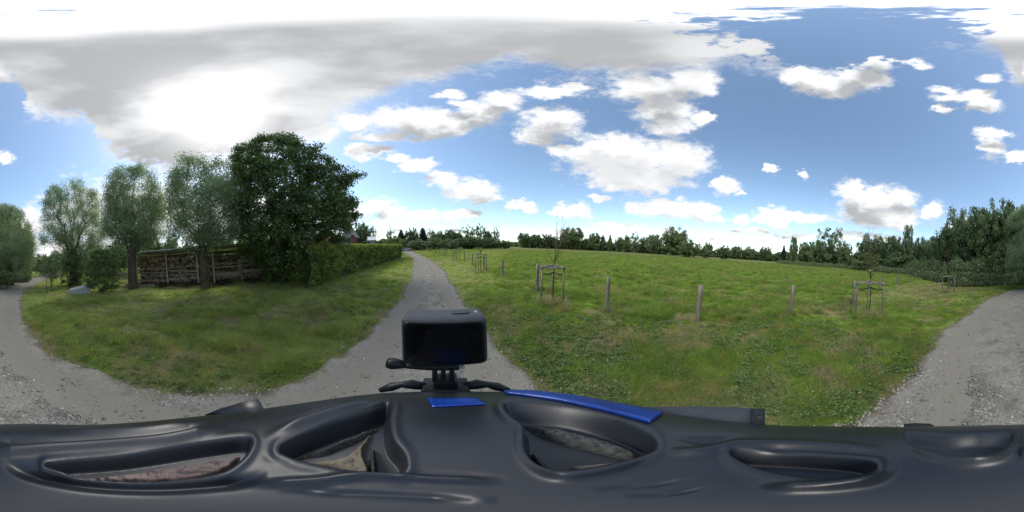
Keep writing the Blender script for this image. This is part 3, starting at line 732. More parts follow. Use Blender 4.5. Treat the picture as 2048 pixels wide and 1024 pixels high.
def guard(c, side, h, rz, label, sap_label, sap_h, seed, spread=1.0, big=True, clip=True):
    rg = random.Random(seed)
    t = empty('sapling_guard', (c.x, c.y, 0), rz); tag(t, label, 'tree guard', 'three stake guards round young trees')
    R_ = side / math.sqrt(3); P = [Vector((math.sin(a) * R_, math.cos(a) * R_, 0)) for a in (0, 2.094, 4.189)]
    tops = []
    for k, p in enumerate(P):
        m = MB(); o_ = Vector((rg.uniform(-.02, .02), rg.uniform(-.02, .02), 0)); hh = h + rg.uniform(-.02, .03)
        m.tube([p + Vector((0, 0, -.25)), p + o_ * .5 + Vector((0, 0, hh * .5)), p + o_ + Vector((0, 0, hh))], [.032, .031, .028], 8)
        m.obj('stake', MT['wood'], t, True); tops.append(p + o_ + Vector((0, 0, hh - .03)))
    for a, b in ((0, 1), (1, 2), (2, 0)):
        A, B = tops[a], tops[b]; d_ = (B - A).normalized(); L = (B - A).length + .12; zz = .035 + .012 * a
        m = MB(); ang = math.atan2(d_.y, d_.x)
        m.box((A + B) / 2 + Vector((0, 0, zz)) , (L, .10, .055), Matrix.Rotation(ang, 3, 'Z') @ Matrix.Rotation(rg.uniform(-.02, .02), 3, 'Y')); m.obj('crossbar', MT['wood'], t, False, .004, 1)
    tr = Vector((.03, -.02, 0))
    for k in ((1, 2) if big else (1,)):
        A = P[k] + Vector((0, 0, h - .20)); B = tr + Vector((0, 0, h - .17)); m = MB()
        m.tube([A, A * .5 + B * .5 + Vector((0, 0, -.045)), B, B + (B - A).normalized() * .02], [.022, .02, .024, .02], 6, True, .35); m.obj('rubber_strap', MT['rubber'], t, True)
    s = empty('young_tree', (c.x, c.y, 0), rz); tag(s, sap_label, 'young tree', 'bare young trees planted along the verge')
    m = MB(); fork = min(h + .25, sap_h * .62); q = [tr + Vector((rg.uniform(-.015, .015), rg.uniform(-.015, .015), fork * f)) for f in (0, .3, .6, 1)]
    q[0].z = -.05
    m.tube(q, [.026, .022, .019, .015], 7); m.obj('trunk', MT['twig'], s, True)
    nb = 8 if big else 5; m = MB()
    for k in range(nb):
        a = rg.uniform(0, 6.28); z0 = fork * rg.uniform(.86, 1.0); L = (sap_h - z0) * (1 if k == 0 else rg.uniform(.62, .98)); sp = (0.03 if k == 0 else rg.uniform(.25, .7)) * spread
        b0 = tr + Vector((0, 0, z0)); pts_ = [b0]
        for f in (.25, .5, .75, 1): pts_.append(b0 + Vector((math.cos(a) * sp * f ** .6, math.sin(a) * sp * f ** .6, L * f ** 1.1)))
        m.tube(pts_, [.010, .008, .007, .005, .004], 5)
        for f in (2, 3):
            p_ = pts_[f]; a2 = a + rg.uniform(-1, 1); m.tube([p_, p_ + Vector((math.cos(a2) * .12, math.sin(a2) * .12, .22))], [.006, .003], 4)
    m.obj('branches', MT['twig'], s, True)
    return t, s
def facing(c): return -math.atan2(c.x, c.y)      # apex away from the viewer's side of the track
cA = at(1104, 5.6); guard(cA, .74, 1.28, facing(cA), 'large three stake guard with sagging black strap, nearest ahead on the verge', 'bare young tree with long curved twigs in the large nearest guard', 3.25, 1, 1.25)
cB = at(1737, 6.4); guard(cB, 1.0, 1.28, facing(cB) + .12, 'broad three stake guard of pale boards, nearest behind on the verge', 'young tree with reddish stem and straight upright shoots in the broad guard', 3.55, 2, .6)
cC = at(1897, 12.8); guard(cC, .9, 1.25, facing(cC), 'dark topped guard in dry grass near the woodland', 'twiggy young tree in the guard near the woodland', 3.5, 3, .7)
cD = at(960, 12.2); guard(cD, .85, 1.28, facing(cD) + .3, 'second three stake guard ahead along the verge', 'thin young tree in the second guard ahead', 3.7, 4, .9)
row = [(912, 20.5, 'third'), (889, 29.5, 'fourth'), (873, 39, 'fifth'), (862, 50, 'sixth'), (855, 60, 'seventh')]
for k, (px, rr_, w_) in enumerate(row):
    c = at(px, rr_); guard(c, .9, 1.3, facing(c) + .2 * k, f'{w_} stake guard ahead, small with distance', f'slender young tree in the {w_} guard ahead', 3.0, 10 + k, .8, k < 2)
m = MB(); m.box((0, 0, 0), (.10, .004, .035)); o = m.obj('plant_tag', MT['whitep']); o.location = (cB.x, cB.y, 1.78); o.rotation_euler = (0, .2, facing(cB)); tag(o, 'small pale tag tied to the young tree in the broad guard', 'tag')

# ------------------------------------------------------------------ firewood shed
A = Vector((-10.35, -9.35, 0)); B = Vector((-12.1, 1.2, 0)); ax = (B - A).normalized(); nrm = Vector((ax.y, -ax.x, 0))  # towards the track
if nrm.x < 0: nrm = -nrm
ang = math.atan2(ax.y, ax.x)
RZ = Matrix.Rotation(ang, 3, 'Z')
shed = empty('firewood_shed', A, 0); tag(shed, 'long open firewood shed of grey planks with corrugated lean-to roof', 'shed')
Ls = (B - A).length
def SP(s, dpt, z): return ax * s - nrm * dpt + Vector((0, 0, z))
fh = 2.62
for s, dp, m_, hh, ww in ((.0, .0, 'postw', fh, .1), (2.75, 0, 'postw', fh, .09), (2.9, .5, 'wood', fh, .08), (5.15, 0, 'postw', fh, .09), (5.35, .6, 'wood', fh, .08), (6.35, -.05, 'postw', fh, .11), (6.6, .55, 'wood', fh, .08), (8.35, 0, 'wood', fh, .1), (Ls, 0, 'wood', fh, .1),
                      (.0, 1.9, 'wood', fh - .25, .1), (5.2, 1.9, 'wood', fh - .25, .1), (Ls, 1.9, 'wood', fh - .25, .1)):
    m = MB(); m.box(SP(s, dp, hh / 2 - .1), (ww, ww, hh + .2), RZ @ Matrix.Rotation(random.uniform(-.02, .02), 3, 'Y')); m.obj('post', MT[m_], shed, False, .006, 1)
for s0, s1, dp in ((-.2, 5.2, -.08), (5.2, Ls + .2, -.08), (-.2, 5.2, 1.98), (5.2, Ls + .2, 1.98)):
    m = MB(); m.box(SP((s0 + s1) / 2, dp, (fh if dp < 1 else fh - .26) - .07), (s1 - s0 - .01, .06, .13), RZ); m.obj('beam', MT['wood'], shed)
# corrugated sheets
nsh = 12; wsh = (Ls + .8) / nsh
for k in range(nsh):
    s0 = -.4 + k * wsh; V = []; F = []; nn = 28; zz = random.uniform(-.012, .012)
    for i in range(nn + 1):
        s = s0 + wsh * 1.04 * i / nn; z = .022 * math.sin(i / nn * 2 * math.pi * 7)
        V += [SP(s, -.38, fh + .09 + z + zz)[:], SP(s, 2.3, fh - .2 + z + zz)[:], SP(s, -.38, fh + .045 + z + zz)[:], SP(s, 2.3, fh - .23 + z + zz)[:]]
    for i in range(nn): b = i * 4; F += [(b, b + 4, b + 5, b + 1), (b + 2, b + 3, b + 7, b + 6), (b, b + 2, b + 6, b + 4)]
    me = bpy.data.meshes.new('roof_sheet'); me.from_pydata([Vector(v) + Vector((0, 0, .004 * (k % 2))) for v in V], [], F); link('roof_sheet', me, MT['sheet'], shed)
# back wall planks and front rails
for k in range(15):
    z = .1 + k * .15
    for s0, s1 in ((0, 5.2), (5.22, Ls)):
        if s0 > 5 and k > 6 and k % 2: continue
        m = MB(); m.box(SP((s0 + s1) / 2, 1.88 + random.uniform(-.01, .01), z), (s1 - s0 - .02, .025, .13), RZ @ Matrix.Rotation(random.uniform(-.006, .006), 3, 'Y')); m.obj('plank', MT['woodb'], shed)
RA = [(.05, 5.1, .02, 1.28, .10, .03), (.1, 2.8, .02, .92, .09, .0), (2.9, 5.1, .05, .98, .12, -.04), (.1, 5.1, .03, .70, .08, .01), (2.9, 4.4, -.03, 1.05, .11, -.03), (0, 2.8, .04, .3, .14, .0), (2.8, 5.1, .04, .42, .2, .03),
      (6.4, 8.4, .03, 1.38, .09, .02), (6.4, 9.8, .04, 1.14, .12, .02), (6.4, 8.4, .03, .60, .3, .01), (6.4, 9.9, -.02, .42, .07, .06), (8.4, Ls, .03, 1.4, .1, .0), (8.4, Ls, .05, .7, .22, 0), (5.2, 6.4, .04, 1.2, .1, .0)]
for s0, s1, dp, z, hh, sl in RA:
    m = MB(); m.box(SP((s0 + s1) / 2, dp + .08, z), (s1 - s0, .03, hh), RZ @ Matrix.Rotation(-sl, 3, 'Y')); m.obj('rail', MT['railw'], shed)
# stacked wood: one heap per bay, irregular split logs lying mostly lengthwise
def heap(s0, s1, z1, dp0, dp1, n, label):
    V, F, rg = [], [], random.Random(int(s0 * 10 + 3)); mm = MB()
    for k in range(n):
        s = rg.uniform(s0 + .2, s1 - .2); z = rg.uniform(.1, z1 * (1 - .12 * rg.random())); dpp = rg.uniform(dp0, dp1)
        L = rg.uniform(.4, 1.25); rr_ = rg.uniform(.022, .06); endon = rg.random() < .35
        a_ = rg.gauss(0, .35) if not endon else rg.gauss(math.pi / 2, .4); e_ = rg.gauss(0, .22)
        dv = (ax * math.cos(a_) + nrm * math.sin(a_)) * math.cos(e_) + Vector((0, 0, math.sin(e_)))
        c = SP(s, dpp, z); L2 = min(L, .4) if endon else L
        mm.tube([c - dv * L2 / 2, c + dv * L2 / 2], [rr_, rr_ * rg.uniform(.7, 1)], rg.choice((3, 4, 5)))
    mm.box(SP((s0 + s1) / 2, dp1 + .35, z1 * .45), (s1 - s0 - .1, .5, z1 * .9), RZ)
    o = mm.obj('wood_pile', MT['logs']); o.location = A; tag(o, label, 'wood pile', 'stacked firewood in the shed'); return o
heap(.15, 2.75, 2.3, .22, .75, 900, 'high firewood stack filling the left bay of the shed')
heap(2.8, 5.1, 2.25, .22, .75, 850, 'jumbled firewood and boards in the middle bay behind the sagging plank')
heap(5.4, 8.2, 1.9, .7, 1.3, 380, 'dark lower firewood stack right of the second trunk in the shed')
heap(8.5, Ls, 1.5, .7, 1.3, 200, 'firewood remnants in the shaded far right bay under the oak')
for (s, dp, L, rz, rr_, lb) in ((.9, -1.15, 2.6, .03, .09, 'long grey beam lying on the soil before the left bay'), (1.1, -.75, 2.2, -.05, .06, 'thin brown beam lying behind the grey beam at the shed')):
    m = MB(); m.box((0, 0, rr_), (L, rr_ * 1.6, rr_ * 1.8), Matrix.Rotation(ang + rz, 3, 'Z')); o = m.obj('timber_beam', MT['wood' if rr_ > .07 else 'woodb'], None, False, .01, 1); o.location = A + SP(s, dp, 0); tag(o, lb, 'beam', 'beams lying before the shed')
# rails left of the shed
fn = empty('rail_fence', at(247, 15.5)); tag(fn, 'low fence of stacked grey rails left of the first shed trunk', 'fence')
c = at(247, 15.5)
for k in range(4):
    m = MB(); m.box(Vector((0, 0, .35 + k * .2)), (.05, 2.6, .1), Matrix.Rotation(-.05 * (k - 1), 3, 'X')); m.obj('rail', MT['wood'], fn)
for s in (-1.2, 1.2):
    m = MB(); m.box(Vector((-.06, s, .5)), (.08, .08, 1.2)); m.obj('post', MT['wood'], fn)

# concrete block with slanted top
blk = G(160, 588); m = MB()
Lb, Wb = 1.4, .5; vs = [(-Lb/2, -Wb/2, -.05), (Lb/2, -Wb/2, -.05), (Lb/2, Wb/2, -.05), (-Lb/2, Wb/2, -.05), (-Lb/2, -Wb/2, .28), (Lb/2 - .03, -Wb/2, .58), (Lb/2 - .03, Wb/2 - .1, .66), (-Lb/2 + .06, Wb/2, .36)]
m.add(vs, [(0, 1, 2, 3), (4, 5, 6, 7), (0, 1, 5, 4), (1, 2, 6, 5), (2, 3, 7, 6), (3, 0, 4, 7)])
o = m.obj('concrete_block', MT['conc'], None, False, .03, 3); o.location = (blk.x, blk.y, 0); o.rotation_euler = (0, 0, facing(blk)); tag(o, 'pale concrete block with slanting top lying in the grass', 'block')

# ------------------------------------------------------------------ big near trees
def line(p, q, n=4, wob=.05):
    p, q = np.array(p, float), np.array(q, float)
    return [p + (q - p) * f + (RNG.normal(size=3) * wob * np.array([1, 1, 0]) if 0 < f < 1 else 0) for f in np.linspace(0, 1, n)]
def V3(v, z): return (v.x, v.y, z)
def willow(px, r0, th, poly, depth, r, n_att, nleaf, label, pxt=None, extra=None):
    b = at(px, r0); tp = at(pxt or px, r0)
    att = volume(poly, r0, depth, n_att * 1, shell=.3, gap=.40)
    o = plant('pollard_willow', V3(b, 0), line(V3(b, -.1), V3(tp, th), 5, .04), att, r * .62, MT['bark'], MT['willow'], int(nleaf * 1.35), .14, .27, .56, .35, label, 'willow',
              'pollard willows along the yard', prefer=.75, wig=.04, along=.35, upright=(0, 0, -.25), rmin=.004)
    # stout pollard bole and knuckled head
    m = MB(); pts_, rr_ = [], []
    for k in range(9):
        f = k / 8; p_ = (tp - b) * f; pts_.append((p_.x + .03 * math.sin(4 * f), p_.y, -.2 + (th + .3) * f)); rr_.append(r * (1.25 - .3 * f + .35 * max(0, f - .72) / .28) * random.uniform(.95, 1.06))
    rr_[-1] *= .7; m.tube(pts_, rr_, 14); m.obj('bole', MT['bark'], o, True); return o
willow(412, 9.6, 2.75, [(338,470),(330,420),(335,375),(350,330),(365,303),(385,312),(410,318),(440,312),(465,330),(490,370),(495,430),(480,475),(440,478),(412,490),(380,478)], 1.9, .235, 620, 42000, 'pollard willow with the thickest bare bole, standing before the middle of the shed', 410)
willow(267, 11.4, 3.0, [(205,455),(207,410),(212,370),(222,345),(240,325),(262,335),(285,322),(305,340),(322,375),(330,420),(328,465),(300,482),(267,492),(228,478)], 1.9, .275, 620, 42000, 'pollard willow with reddish forked bole at the left end of the shed', 268)
willow(150, 15.5, 3.4, [(78,470),(82,430),(88,395),(105,368),(130,356),(160,358),(185,372),(200,400),(208,440),(210,480),(195,515),(165,530),(140,530),(105,515),(88,490)], 2.4, .38, 650, 46000, 'pollard willow behind the concrete block, its bole hidden in bushes', 148)
willow(20, 17.5, 3.6, [(-34,540),(-36,480),(-30,435),(-14,412),(10,405),(35,415),(55,440),(70,475),(72,510),(62,535),(30,550),(0,555),(-30,552)], 2.8, .4, 650, 52000, 'broad dense willow on the far side of the bend in the track', 18)

ok_poly = [(568,258),(588,272),(606,274),(616,288),(640,290),(636,312),(658,314),(672,330),(694,336),(724,350),(700,366),(696,386),(714,398),(698,422),(724,437),(704,454),(712,462),(686,474),(676,496),(668,526),(640,548),(610,556),(575,556),
           (540,552),(525,530),(500,515),(482,505),(470,480),(462,455),(456,430),(462,400),(458,370),(468,345),(462,312),(474,288),(500,285),(520,272),(545,274)]
b = at(566, 10.8)
att = volume(ok_poly, 10.8, 3.3, 1250, shell=.5, gap=.31, gs=.85)
plant('oak_tree', V3(b, 0), line(V3(b, -.1), V3(at(575, 11), 5.5), 7, .08), att, .32, MT['barkd'], MT['oak'], 120000, .14, .58, .48, .1,
      'tall dark broad oak leaning over the hedge and shed', 'oak', None, prefer=.3, wig=.06, along=.5, upright=None)
# second slim trunk under the oak
b2 = at(545, 10.9); m = MB(); m.tube([(0, 0, -.1), (.05, 0, 1.3), (.1, .1, 3.2)], [.12, .1, .08], 9); o = m.obj('tree_stem', MT['barkd'], None, True); o.location = (b2.x, b2.y, 0); tag(o, 'slim dark stem standing under the oak beside the shed', 'tree stem')

def bush(px, r0, poly, depth, n_att, nleaf, m_, ls, label, asp=.55, name='shrub', cat='bush', group=None, spread=.22, r=.03, bark='barkd'):
    b = at(px, r0); att = volume(poly, r0, depth, n_att, shell=.5)
    return plant(name, V3(b, 0), line(V3(b, -.05), V3(b, .35), 3, .02), att, r, MT[bark], MT[m_], nleaf, ls, asp, spread, .05, label, cat, group, prefer=.4, crown='foliage', trunkname='stems', along=.4)
bush(207, 10.8, [(172,575),(170,540),(182,505),(205,496),(225,508),(238,540),(240,572),(222,582),(190,582)], .8, 220, 15000, 'shrub', .085, 'round green bush just right of the concrete block')
bush(140, 14.5, [(122,568),(125,520),(140,500),(170,500),(178,530),(175,572),(150,575)], .9, 160, 9000, 'shrub', .10, 'dark loose bush round the bole behind the concrete block')
bush(104, 12.3, [(76,548),(82,528),(100,518),(120,524),(124,545),(112,556),(90,556)], .55, 90, 3200, 'farpale', .09, 'small airy sapling with drooping leaves at the track edge', name='small_tree', cat='tree', r=.03, bark='twig')
o = post(at(102, 13.3).x, at(102, 13.3).y, 1.15, .03, (0, 0), 'thin dark stake standing behind the small airy sapling', 90, None, 'stake'); o['category'] = 'stake'
m = MB(); m.tube([(0, 0, -.05), (.01, .02, .6), (0, 0, 1.3)], [.03, .026, .02], 7); o = m.obj('stake', MT['twig'], None, True); o.location = V3(at(94, 11.6), 0); tag(o, 'slender brown stake in the grass in front of the airy sapling', 'stake')
bush(218, 19, [(180,555),(182,505),(215,498),(250,500),(262,520),(262,552)], 1.6, 240, 14000, 'fardark', .13, 'dark hedge-like bush between the first two boles')
bush(640, 9.3, [(586,556),(590,500),(618,482),(655,484),(682,505),(690,528),(672,552),(625,562)], .8, 280, 15000, 'hedge', .07, 'shaded leafy shrub at the near end of the hedge under the oak')
bush(100, 30, [(60,545),(66,522),(90,515),(120,520),(135,535),(130,548)], 2, 160, 6000, 'farmid', .2, 'green bushes across the track bend, behind the airy sapling')
bush(15, 14.5, [(-40,572),(-36,548),(-5,540),(25,545),(46,552),(52,560),(20,566)], 1.1, 260, 12000, 'bramble', .1, 'low undergrowth at the foot of the broad dense willow')

# clipped hedge
hA, hB = Vector((-8.35, 2.4, 0)), Vector((-16.9, 20.4, 0)); hd_ = (hB - hA).normalized(); hn = Vector((hd_.y, -hd_.x, 0)); Lh = (hB - hA).length
if hn.x < 0: hn = -hn
hw, hh_ = .65, 2.22
n = 62000
s = RNG.random(n) ** 1.25 * Lh
face = RNG.random(n); t_ = RNG.random(n)
off = np.where(face < .62, hw, np.where(face < .9, (t_ * 2 - 1) * hw, -hw)); z = np.where((face >= .62) & (face < .9), hh_, .12 + (hh_ - .12) * RNG.random(n))
endm = s > Lh - .6; off = np.where(endm & (face < .5), (t_ * 2 - 1) * hw, off); s = np.where(endm & (face < .5), Lh, s)
bul = (vnoise(s, z, .9, 71) - .5) * .42 + (vnoise(s, z * 1.3, .33, 72) - .5) * .34; inn = -np.abs(RNG.normal(0, .07, n))
kf = np.clip(z / .6, .5, 1) - np.clip(z - 1.9, 0, 1) * .35
off = np.where(face < .62, off * kf + bul + inn, off); z = np.where((face >= .62) & (face < .9), z + bul * .35 + inn - .25 * (off / hw) ** 4, z)
base = np.array(hA)[None] + np.array(hd_)[None] * s[:, None] + np.array(hn)[None] * off[:, None]; base[:, 2] = z
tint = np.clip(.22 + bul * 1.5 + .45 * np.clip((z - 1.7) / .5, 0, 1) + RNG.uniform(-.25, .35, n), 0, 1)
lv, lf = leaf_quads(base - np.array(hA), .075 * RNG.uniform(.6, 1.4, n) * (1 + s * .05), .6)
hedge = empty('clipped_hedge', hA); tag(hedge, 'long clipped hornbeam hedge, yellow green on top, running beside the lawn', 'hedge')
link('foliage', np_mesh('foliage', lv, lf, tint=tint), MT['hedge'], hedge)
m = MB(); q0 = -hn * .0
hr = Matrix.Rotation(math.atan2(hd_.y, hd_.x), 3, 'Z'); m.box(hd_ * (Lh / 2) + Vector((0, 0, hh_ * .48)), (Lh - .3, hw * 1.2, hh_ * .80), hr); m.obj('woody_core', MT['fardark'], hedge)

# ------------------------------------------------------------------ house and far objects
def house(c, rz, w_, d_, hw_, hr_, mats, label, windows=(), gable=True):
    h = empty('house', c, rz); tag(h, label, 'house', 'houses behind the hedge')
    wm, rm = mats; m = MB(); m.box((0, 0, hw_ / 2), (w_, d_, hw_)); m.obj('wall', MT[wm], h)
    m = MB(); e = .35
    if gable: m.add([(-w_/2-e,-d_/2-e,hw_-.1),(w_/2+e,-d_/2-e,hw_-.1),(w_/2+e,d_/2+e,hw_-.1),(-w_/2-e,d_/2+e,hw_-.1),(-w_/2-e,0,hw_+hr_),(w_/2+e,0,hw_+hr_)],[(0,1,5,4),(2,3,4,5),(0,4,3),(1,2,5),(0,3,2,1)])
    else: m.add([(-w_/2-e,-d_/2-e,hw_-.1),(w_/2+e,-d_/2-e,hw_-.1),(w_/2+e,d_/2+e,hw_-.1),(-w_/2-e,d_/2+e,hw_-.1),(-.8,0,hw_+hr_),(.8,0,hw_+hr_)],[(0,1,5,4),(2,3,4,5),(0,4,3),(1,2,5),(0,3,2,1)])
    m.obj('roof', MT[rm], h)
    for (x_, z_, ww, wh) in windows:
        m = MB(); m.box((x_, -d_/2 - .03, z_), (ww, .1, wh)); f = m.obj('window', MT['whitep'], h)
        m = MB(); m.box((x_, -d_/2 - .085, z_), (ww - .16, .02, wh - .16)); m.obj('pane', MT['glassd'], f)
    return h
def toward(c): return math.atan2(-c.x, c.y) if False else math.atan2(c.y, c.x) - math.pi / 2
hc = at(702, 36); h1 = house(hc, toward(hc), 3.2, 5.5, 4.0, 2.2, ('cladd', 'slate'), 'dark clad house with steep grey slate roof behind the hedge', [(-1.0, 3.3, .7, .9)], False)
# brick gable wing of that house
m = MB(); m.add([(-.2,-3.7,0),(1.2,-3.7,0),(1.2,-2.85,0),(-.2,-2.85,0),(-.2,-3.7,4.0),(1.2,-3.7,4.0),(1.2,-2.85,4.0),(-.2,-2.85,4.0),(.5,-3.7,4.7),(.5,-2.85,4.7)],[(0,1,2,3),(0,1,5,8,4),(3,2,6,9,7),(0,4,7,3),(1,2,6,5),(4,8,9,7),(5,6,9,8)]); w1 = m.obj('gable_wing', MT['brick'], h1)
for sg in (-1, 1):
    m = MB(); m.box((.5 + sg * .38, -3.8, 4.38), (1.1, .16, .10), Matrix.Rotation(sg * .78, 3, 'Y')); m.obj('bargeboard', MT['whitep'], w1)
hc = at(632, 34); house(hc, toward(hc), 5, 6, 2.5, 1.8, ('brick', 'tile'), 'brick house with orange tiled roof glimpsed through the oak', [(-1.5, 2, 1, 1.2)])
hc = at(745, 42); house(hc, toward(hc), 1.5, 3, 3.7, .9, ('conc', 'sheet'), 'small white outbuilding past the grey roofed house')
# parked car by the bend
cp = at(812, 62); car = empty('parked_car', cp, toward(cp) + .5); tag(car, 'small pale grey parked car far off where the track bends', 'car')
def loft(name, secs, m_, par):
    mm = MB(); n = len(secs[0]); vs = [v for s in secs for v in s]
    fs = [(i * n + k, i * n + (k + 1) % n, (i + 1) * n + (k + 1) % n, (i + 1) * n + k) for i in range(len(secs) - 1) for k in range(n)] + [tuple(range(n)), tuple((len(secs) - 1) * n + k for k in range(n))]
    mm.add(vs, fs); return mm.obj(name, m_, par, False, .05, 3)
sd_prof = [(-2.1,.35),(2.1,.35),(2.15,.7),(1.3,.9),(-2.05,.95)]
loft('body', [[(x_, y_, z_) for x_, z_ in sd_prof] for y_ in (-.85, .85)], MT['carp'], car)
cb = loft('cabin', [[(x_ * (1 if abs(y_) < .7 else .95), y_, z_) for x_, z_ in [(-1.9,.93),(1.1,.93),(.5,1.45),(-1.6,1.45)]] for y_ in (-.72, .72)], MT['glassd'], car)
m = MB(); m.box((-.55, 0, 1.48), (2.0, 1.3, .05)); m.obj('roof', MT['carp'], car)
for sx in (-1.35, 1.35):
    for sy in (-.8, .8):
        m = MB(); m.tube([(sx, sy - .1, .32), (sx, sy + .1, .32)], .32, 16); m.obj('wheel', MT['rubber'], car)

# ------------------------------------------------------------------ far trees: shared crowns, each tree its own object
def make_var(kind, seed):
    rg = np.random.default_rng(seed)
    n = 190 if kind != 'airy' else 115
    u = rg.normal(size=(n * 3, 3)); u /= np.linalg.norm(u, axis=1)[:, None]; q = u * (rg.random(n * 3) ** .45)[:, None]
    if kind == 'round': att = q * [.5, .5, .42] + [0, 0, .56]
    elif kind == 'airy':
        att = q * [.5, .5, .46] + [0, 0, .54]; keepm = (np.sin(q[:, 0] * 9 + seed) + np.sin(q[:, 2] * 11 + seed * 2) + np.sin(q[:, 1] * 8)) > -.3; att = att[keepm]
    elif kind == 'column': att = q * [.42, .42, .47] + [0, 0, .52]
    elif kind == 'conifer': att = q * [.5, .5, .48] + [0, 0, .5]; f = np.clip(1.08 - att[:, 2], .05, 1)[:, None]; att[:, :2] *= f
    else: att = q * [.5, .5, .46] + [0, 0, .46]
    att = att[:n]; lob = rg.normal(size=(9, 3)); lob /= np.linalg.norm(lob, axis=1)[:, None]
    att[:, :2] *= (1 + .28 * np.max((q[:len(att)] @ lob.T), axis=1) - .12)[:, None]
    att[:, 2] = np.clip(att[:, 2] * (1 + .05 * rg.normal(size=len(att))), .04, 1)
    P, i, j, R, tips = skeleton([(0, 0, -.02), (.01, 0, .12), (0, .01, .25), (0, 0, .4)] if kind != 'bush' else [(0, 0, 0), (0, 0, .1)], att, .030 if kind != 'airy' else .026, .05, rng=rg)
    bg_ = R[i] > .0012
    V, F = tubes_np(P[j][bg_], P[i][bg_], R[j][bg_], R[i][bg_], 4)
    mt_ = np_mesh('trunk', V, F, smooth=True)
    per = 60 if kind != 'airy' else 46
    sp = .095 if kind != 'airy' else .07
    src = P[tips]; c = np.repeat(src, per, 0); o_ = rg.normal(size=c.shape); o_ /= np.linalg.norm(o_, axis=1)[:, None]; c = c + o_ * (rg.random(len(c)) ** .5)[:, None] * sp * rg.uniform(.6, 1.3, len(src)).repeat(per)[:, None]
    c[:, 2] = np.clip(c[:, 2], .005, 1.03)
    tint = np.clip(.55 * rg.random(len(src)).repeat(per) + .45 * rg.random(len(c)), 0, 1)
    lv, lf = leaf_quads(c, .046 * rg.uniform(.6, 1.4, len(c)) * (1 if kind != 'airy' else .8), .6, rng=rg)
    return mt_, lv, lf, tint
VAR = {}
for kd in ('round', 'airy', 'column', 'conifer', 'bush'):
    VAR[kd] = [make_var(kd, 100 + 7 * len(VAR) + s_) for s_ in range(3)]
_mc = {}
def crown_mesh(kd, v, m_):
    if (kd, v, m_) not in _mc:
        mt_, lv, lf, ti = VAR[kd][v]; me = np_mesh('crown', lv, lf, tint=ti); me.materials.append(MT[m_]); _mc[(kd, v, m_)] = me
    return _mc[(kd, v, m_)]
_tc = {}
def trunk_mesh(kd, v, bk):
    if (kd, v, bk) not in _tc:
        me = VAR[kd][v][0].copy(); me.materials.clear(); me.materials.append(MT[bk]); _tc[(kd, v, bk)] = me
    return _tc[(kd, v, bk)]
_n = [0]
def ftree(px, ytop, wpx, r, kd, m_, label, group, bark='barkd', z0=0, v=None):
    _n[0] += 1; v = _n[0] % 3 if v is None else v
    c = at(px, r); ht = hz(px, ytop, r) - z0; wd_ = 2 * r * math.tan(rad(wpx / PX / 2))
    o = empty({'bush': 'shrub', 'conifer': 'conifer_tree', 'column': 'poplar_tree'}.get(kd, 'broadleaf_tree'), (c.x, c.y, z0), random.uniform(0, 6.28))
    o.scale = (wd_, wd_, ht); tag(o, label, 'bush' if kd == 'bush' else 'tree', group)
    link('trunk' if kd != 'bush' else 'stems', trunk_mesh(kd, v, bark), None, o); link('crown' if kd != 'bush' else 'foliage', crown_mesh(kd, v, m_), None, o); return o
GA, GB, GC, GD = 'trees at the end of the track', 'trees along the far edge of the pasture', 'trees between the pasture and the woodland', 'trees of the woodland behind the bend'
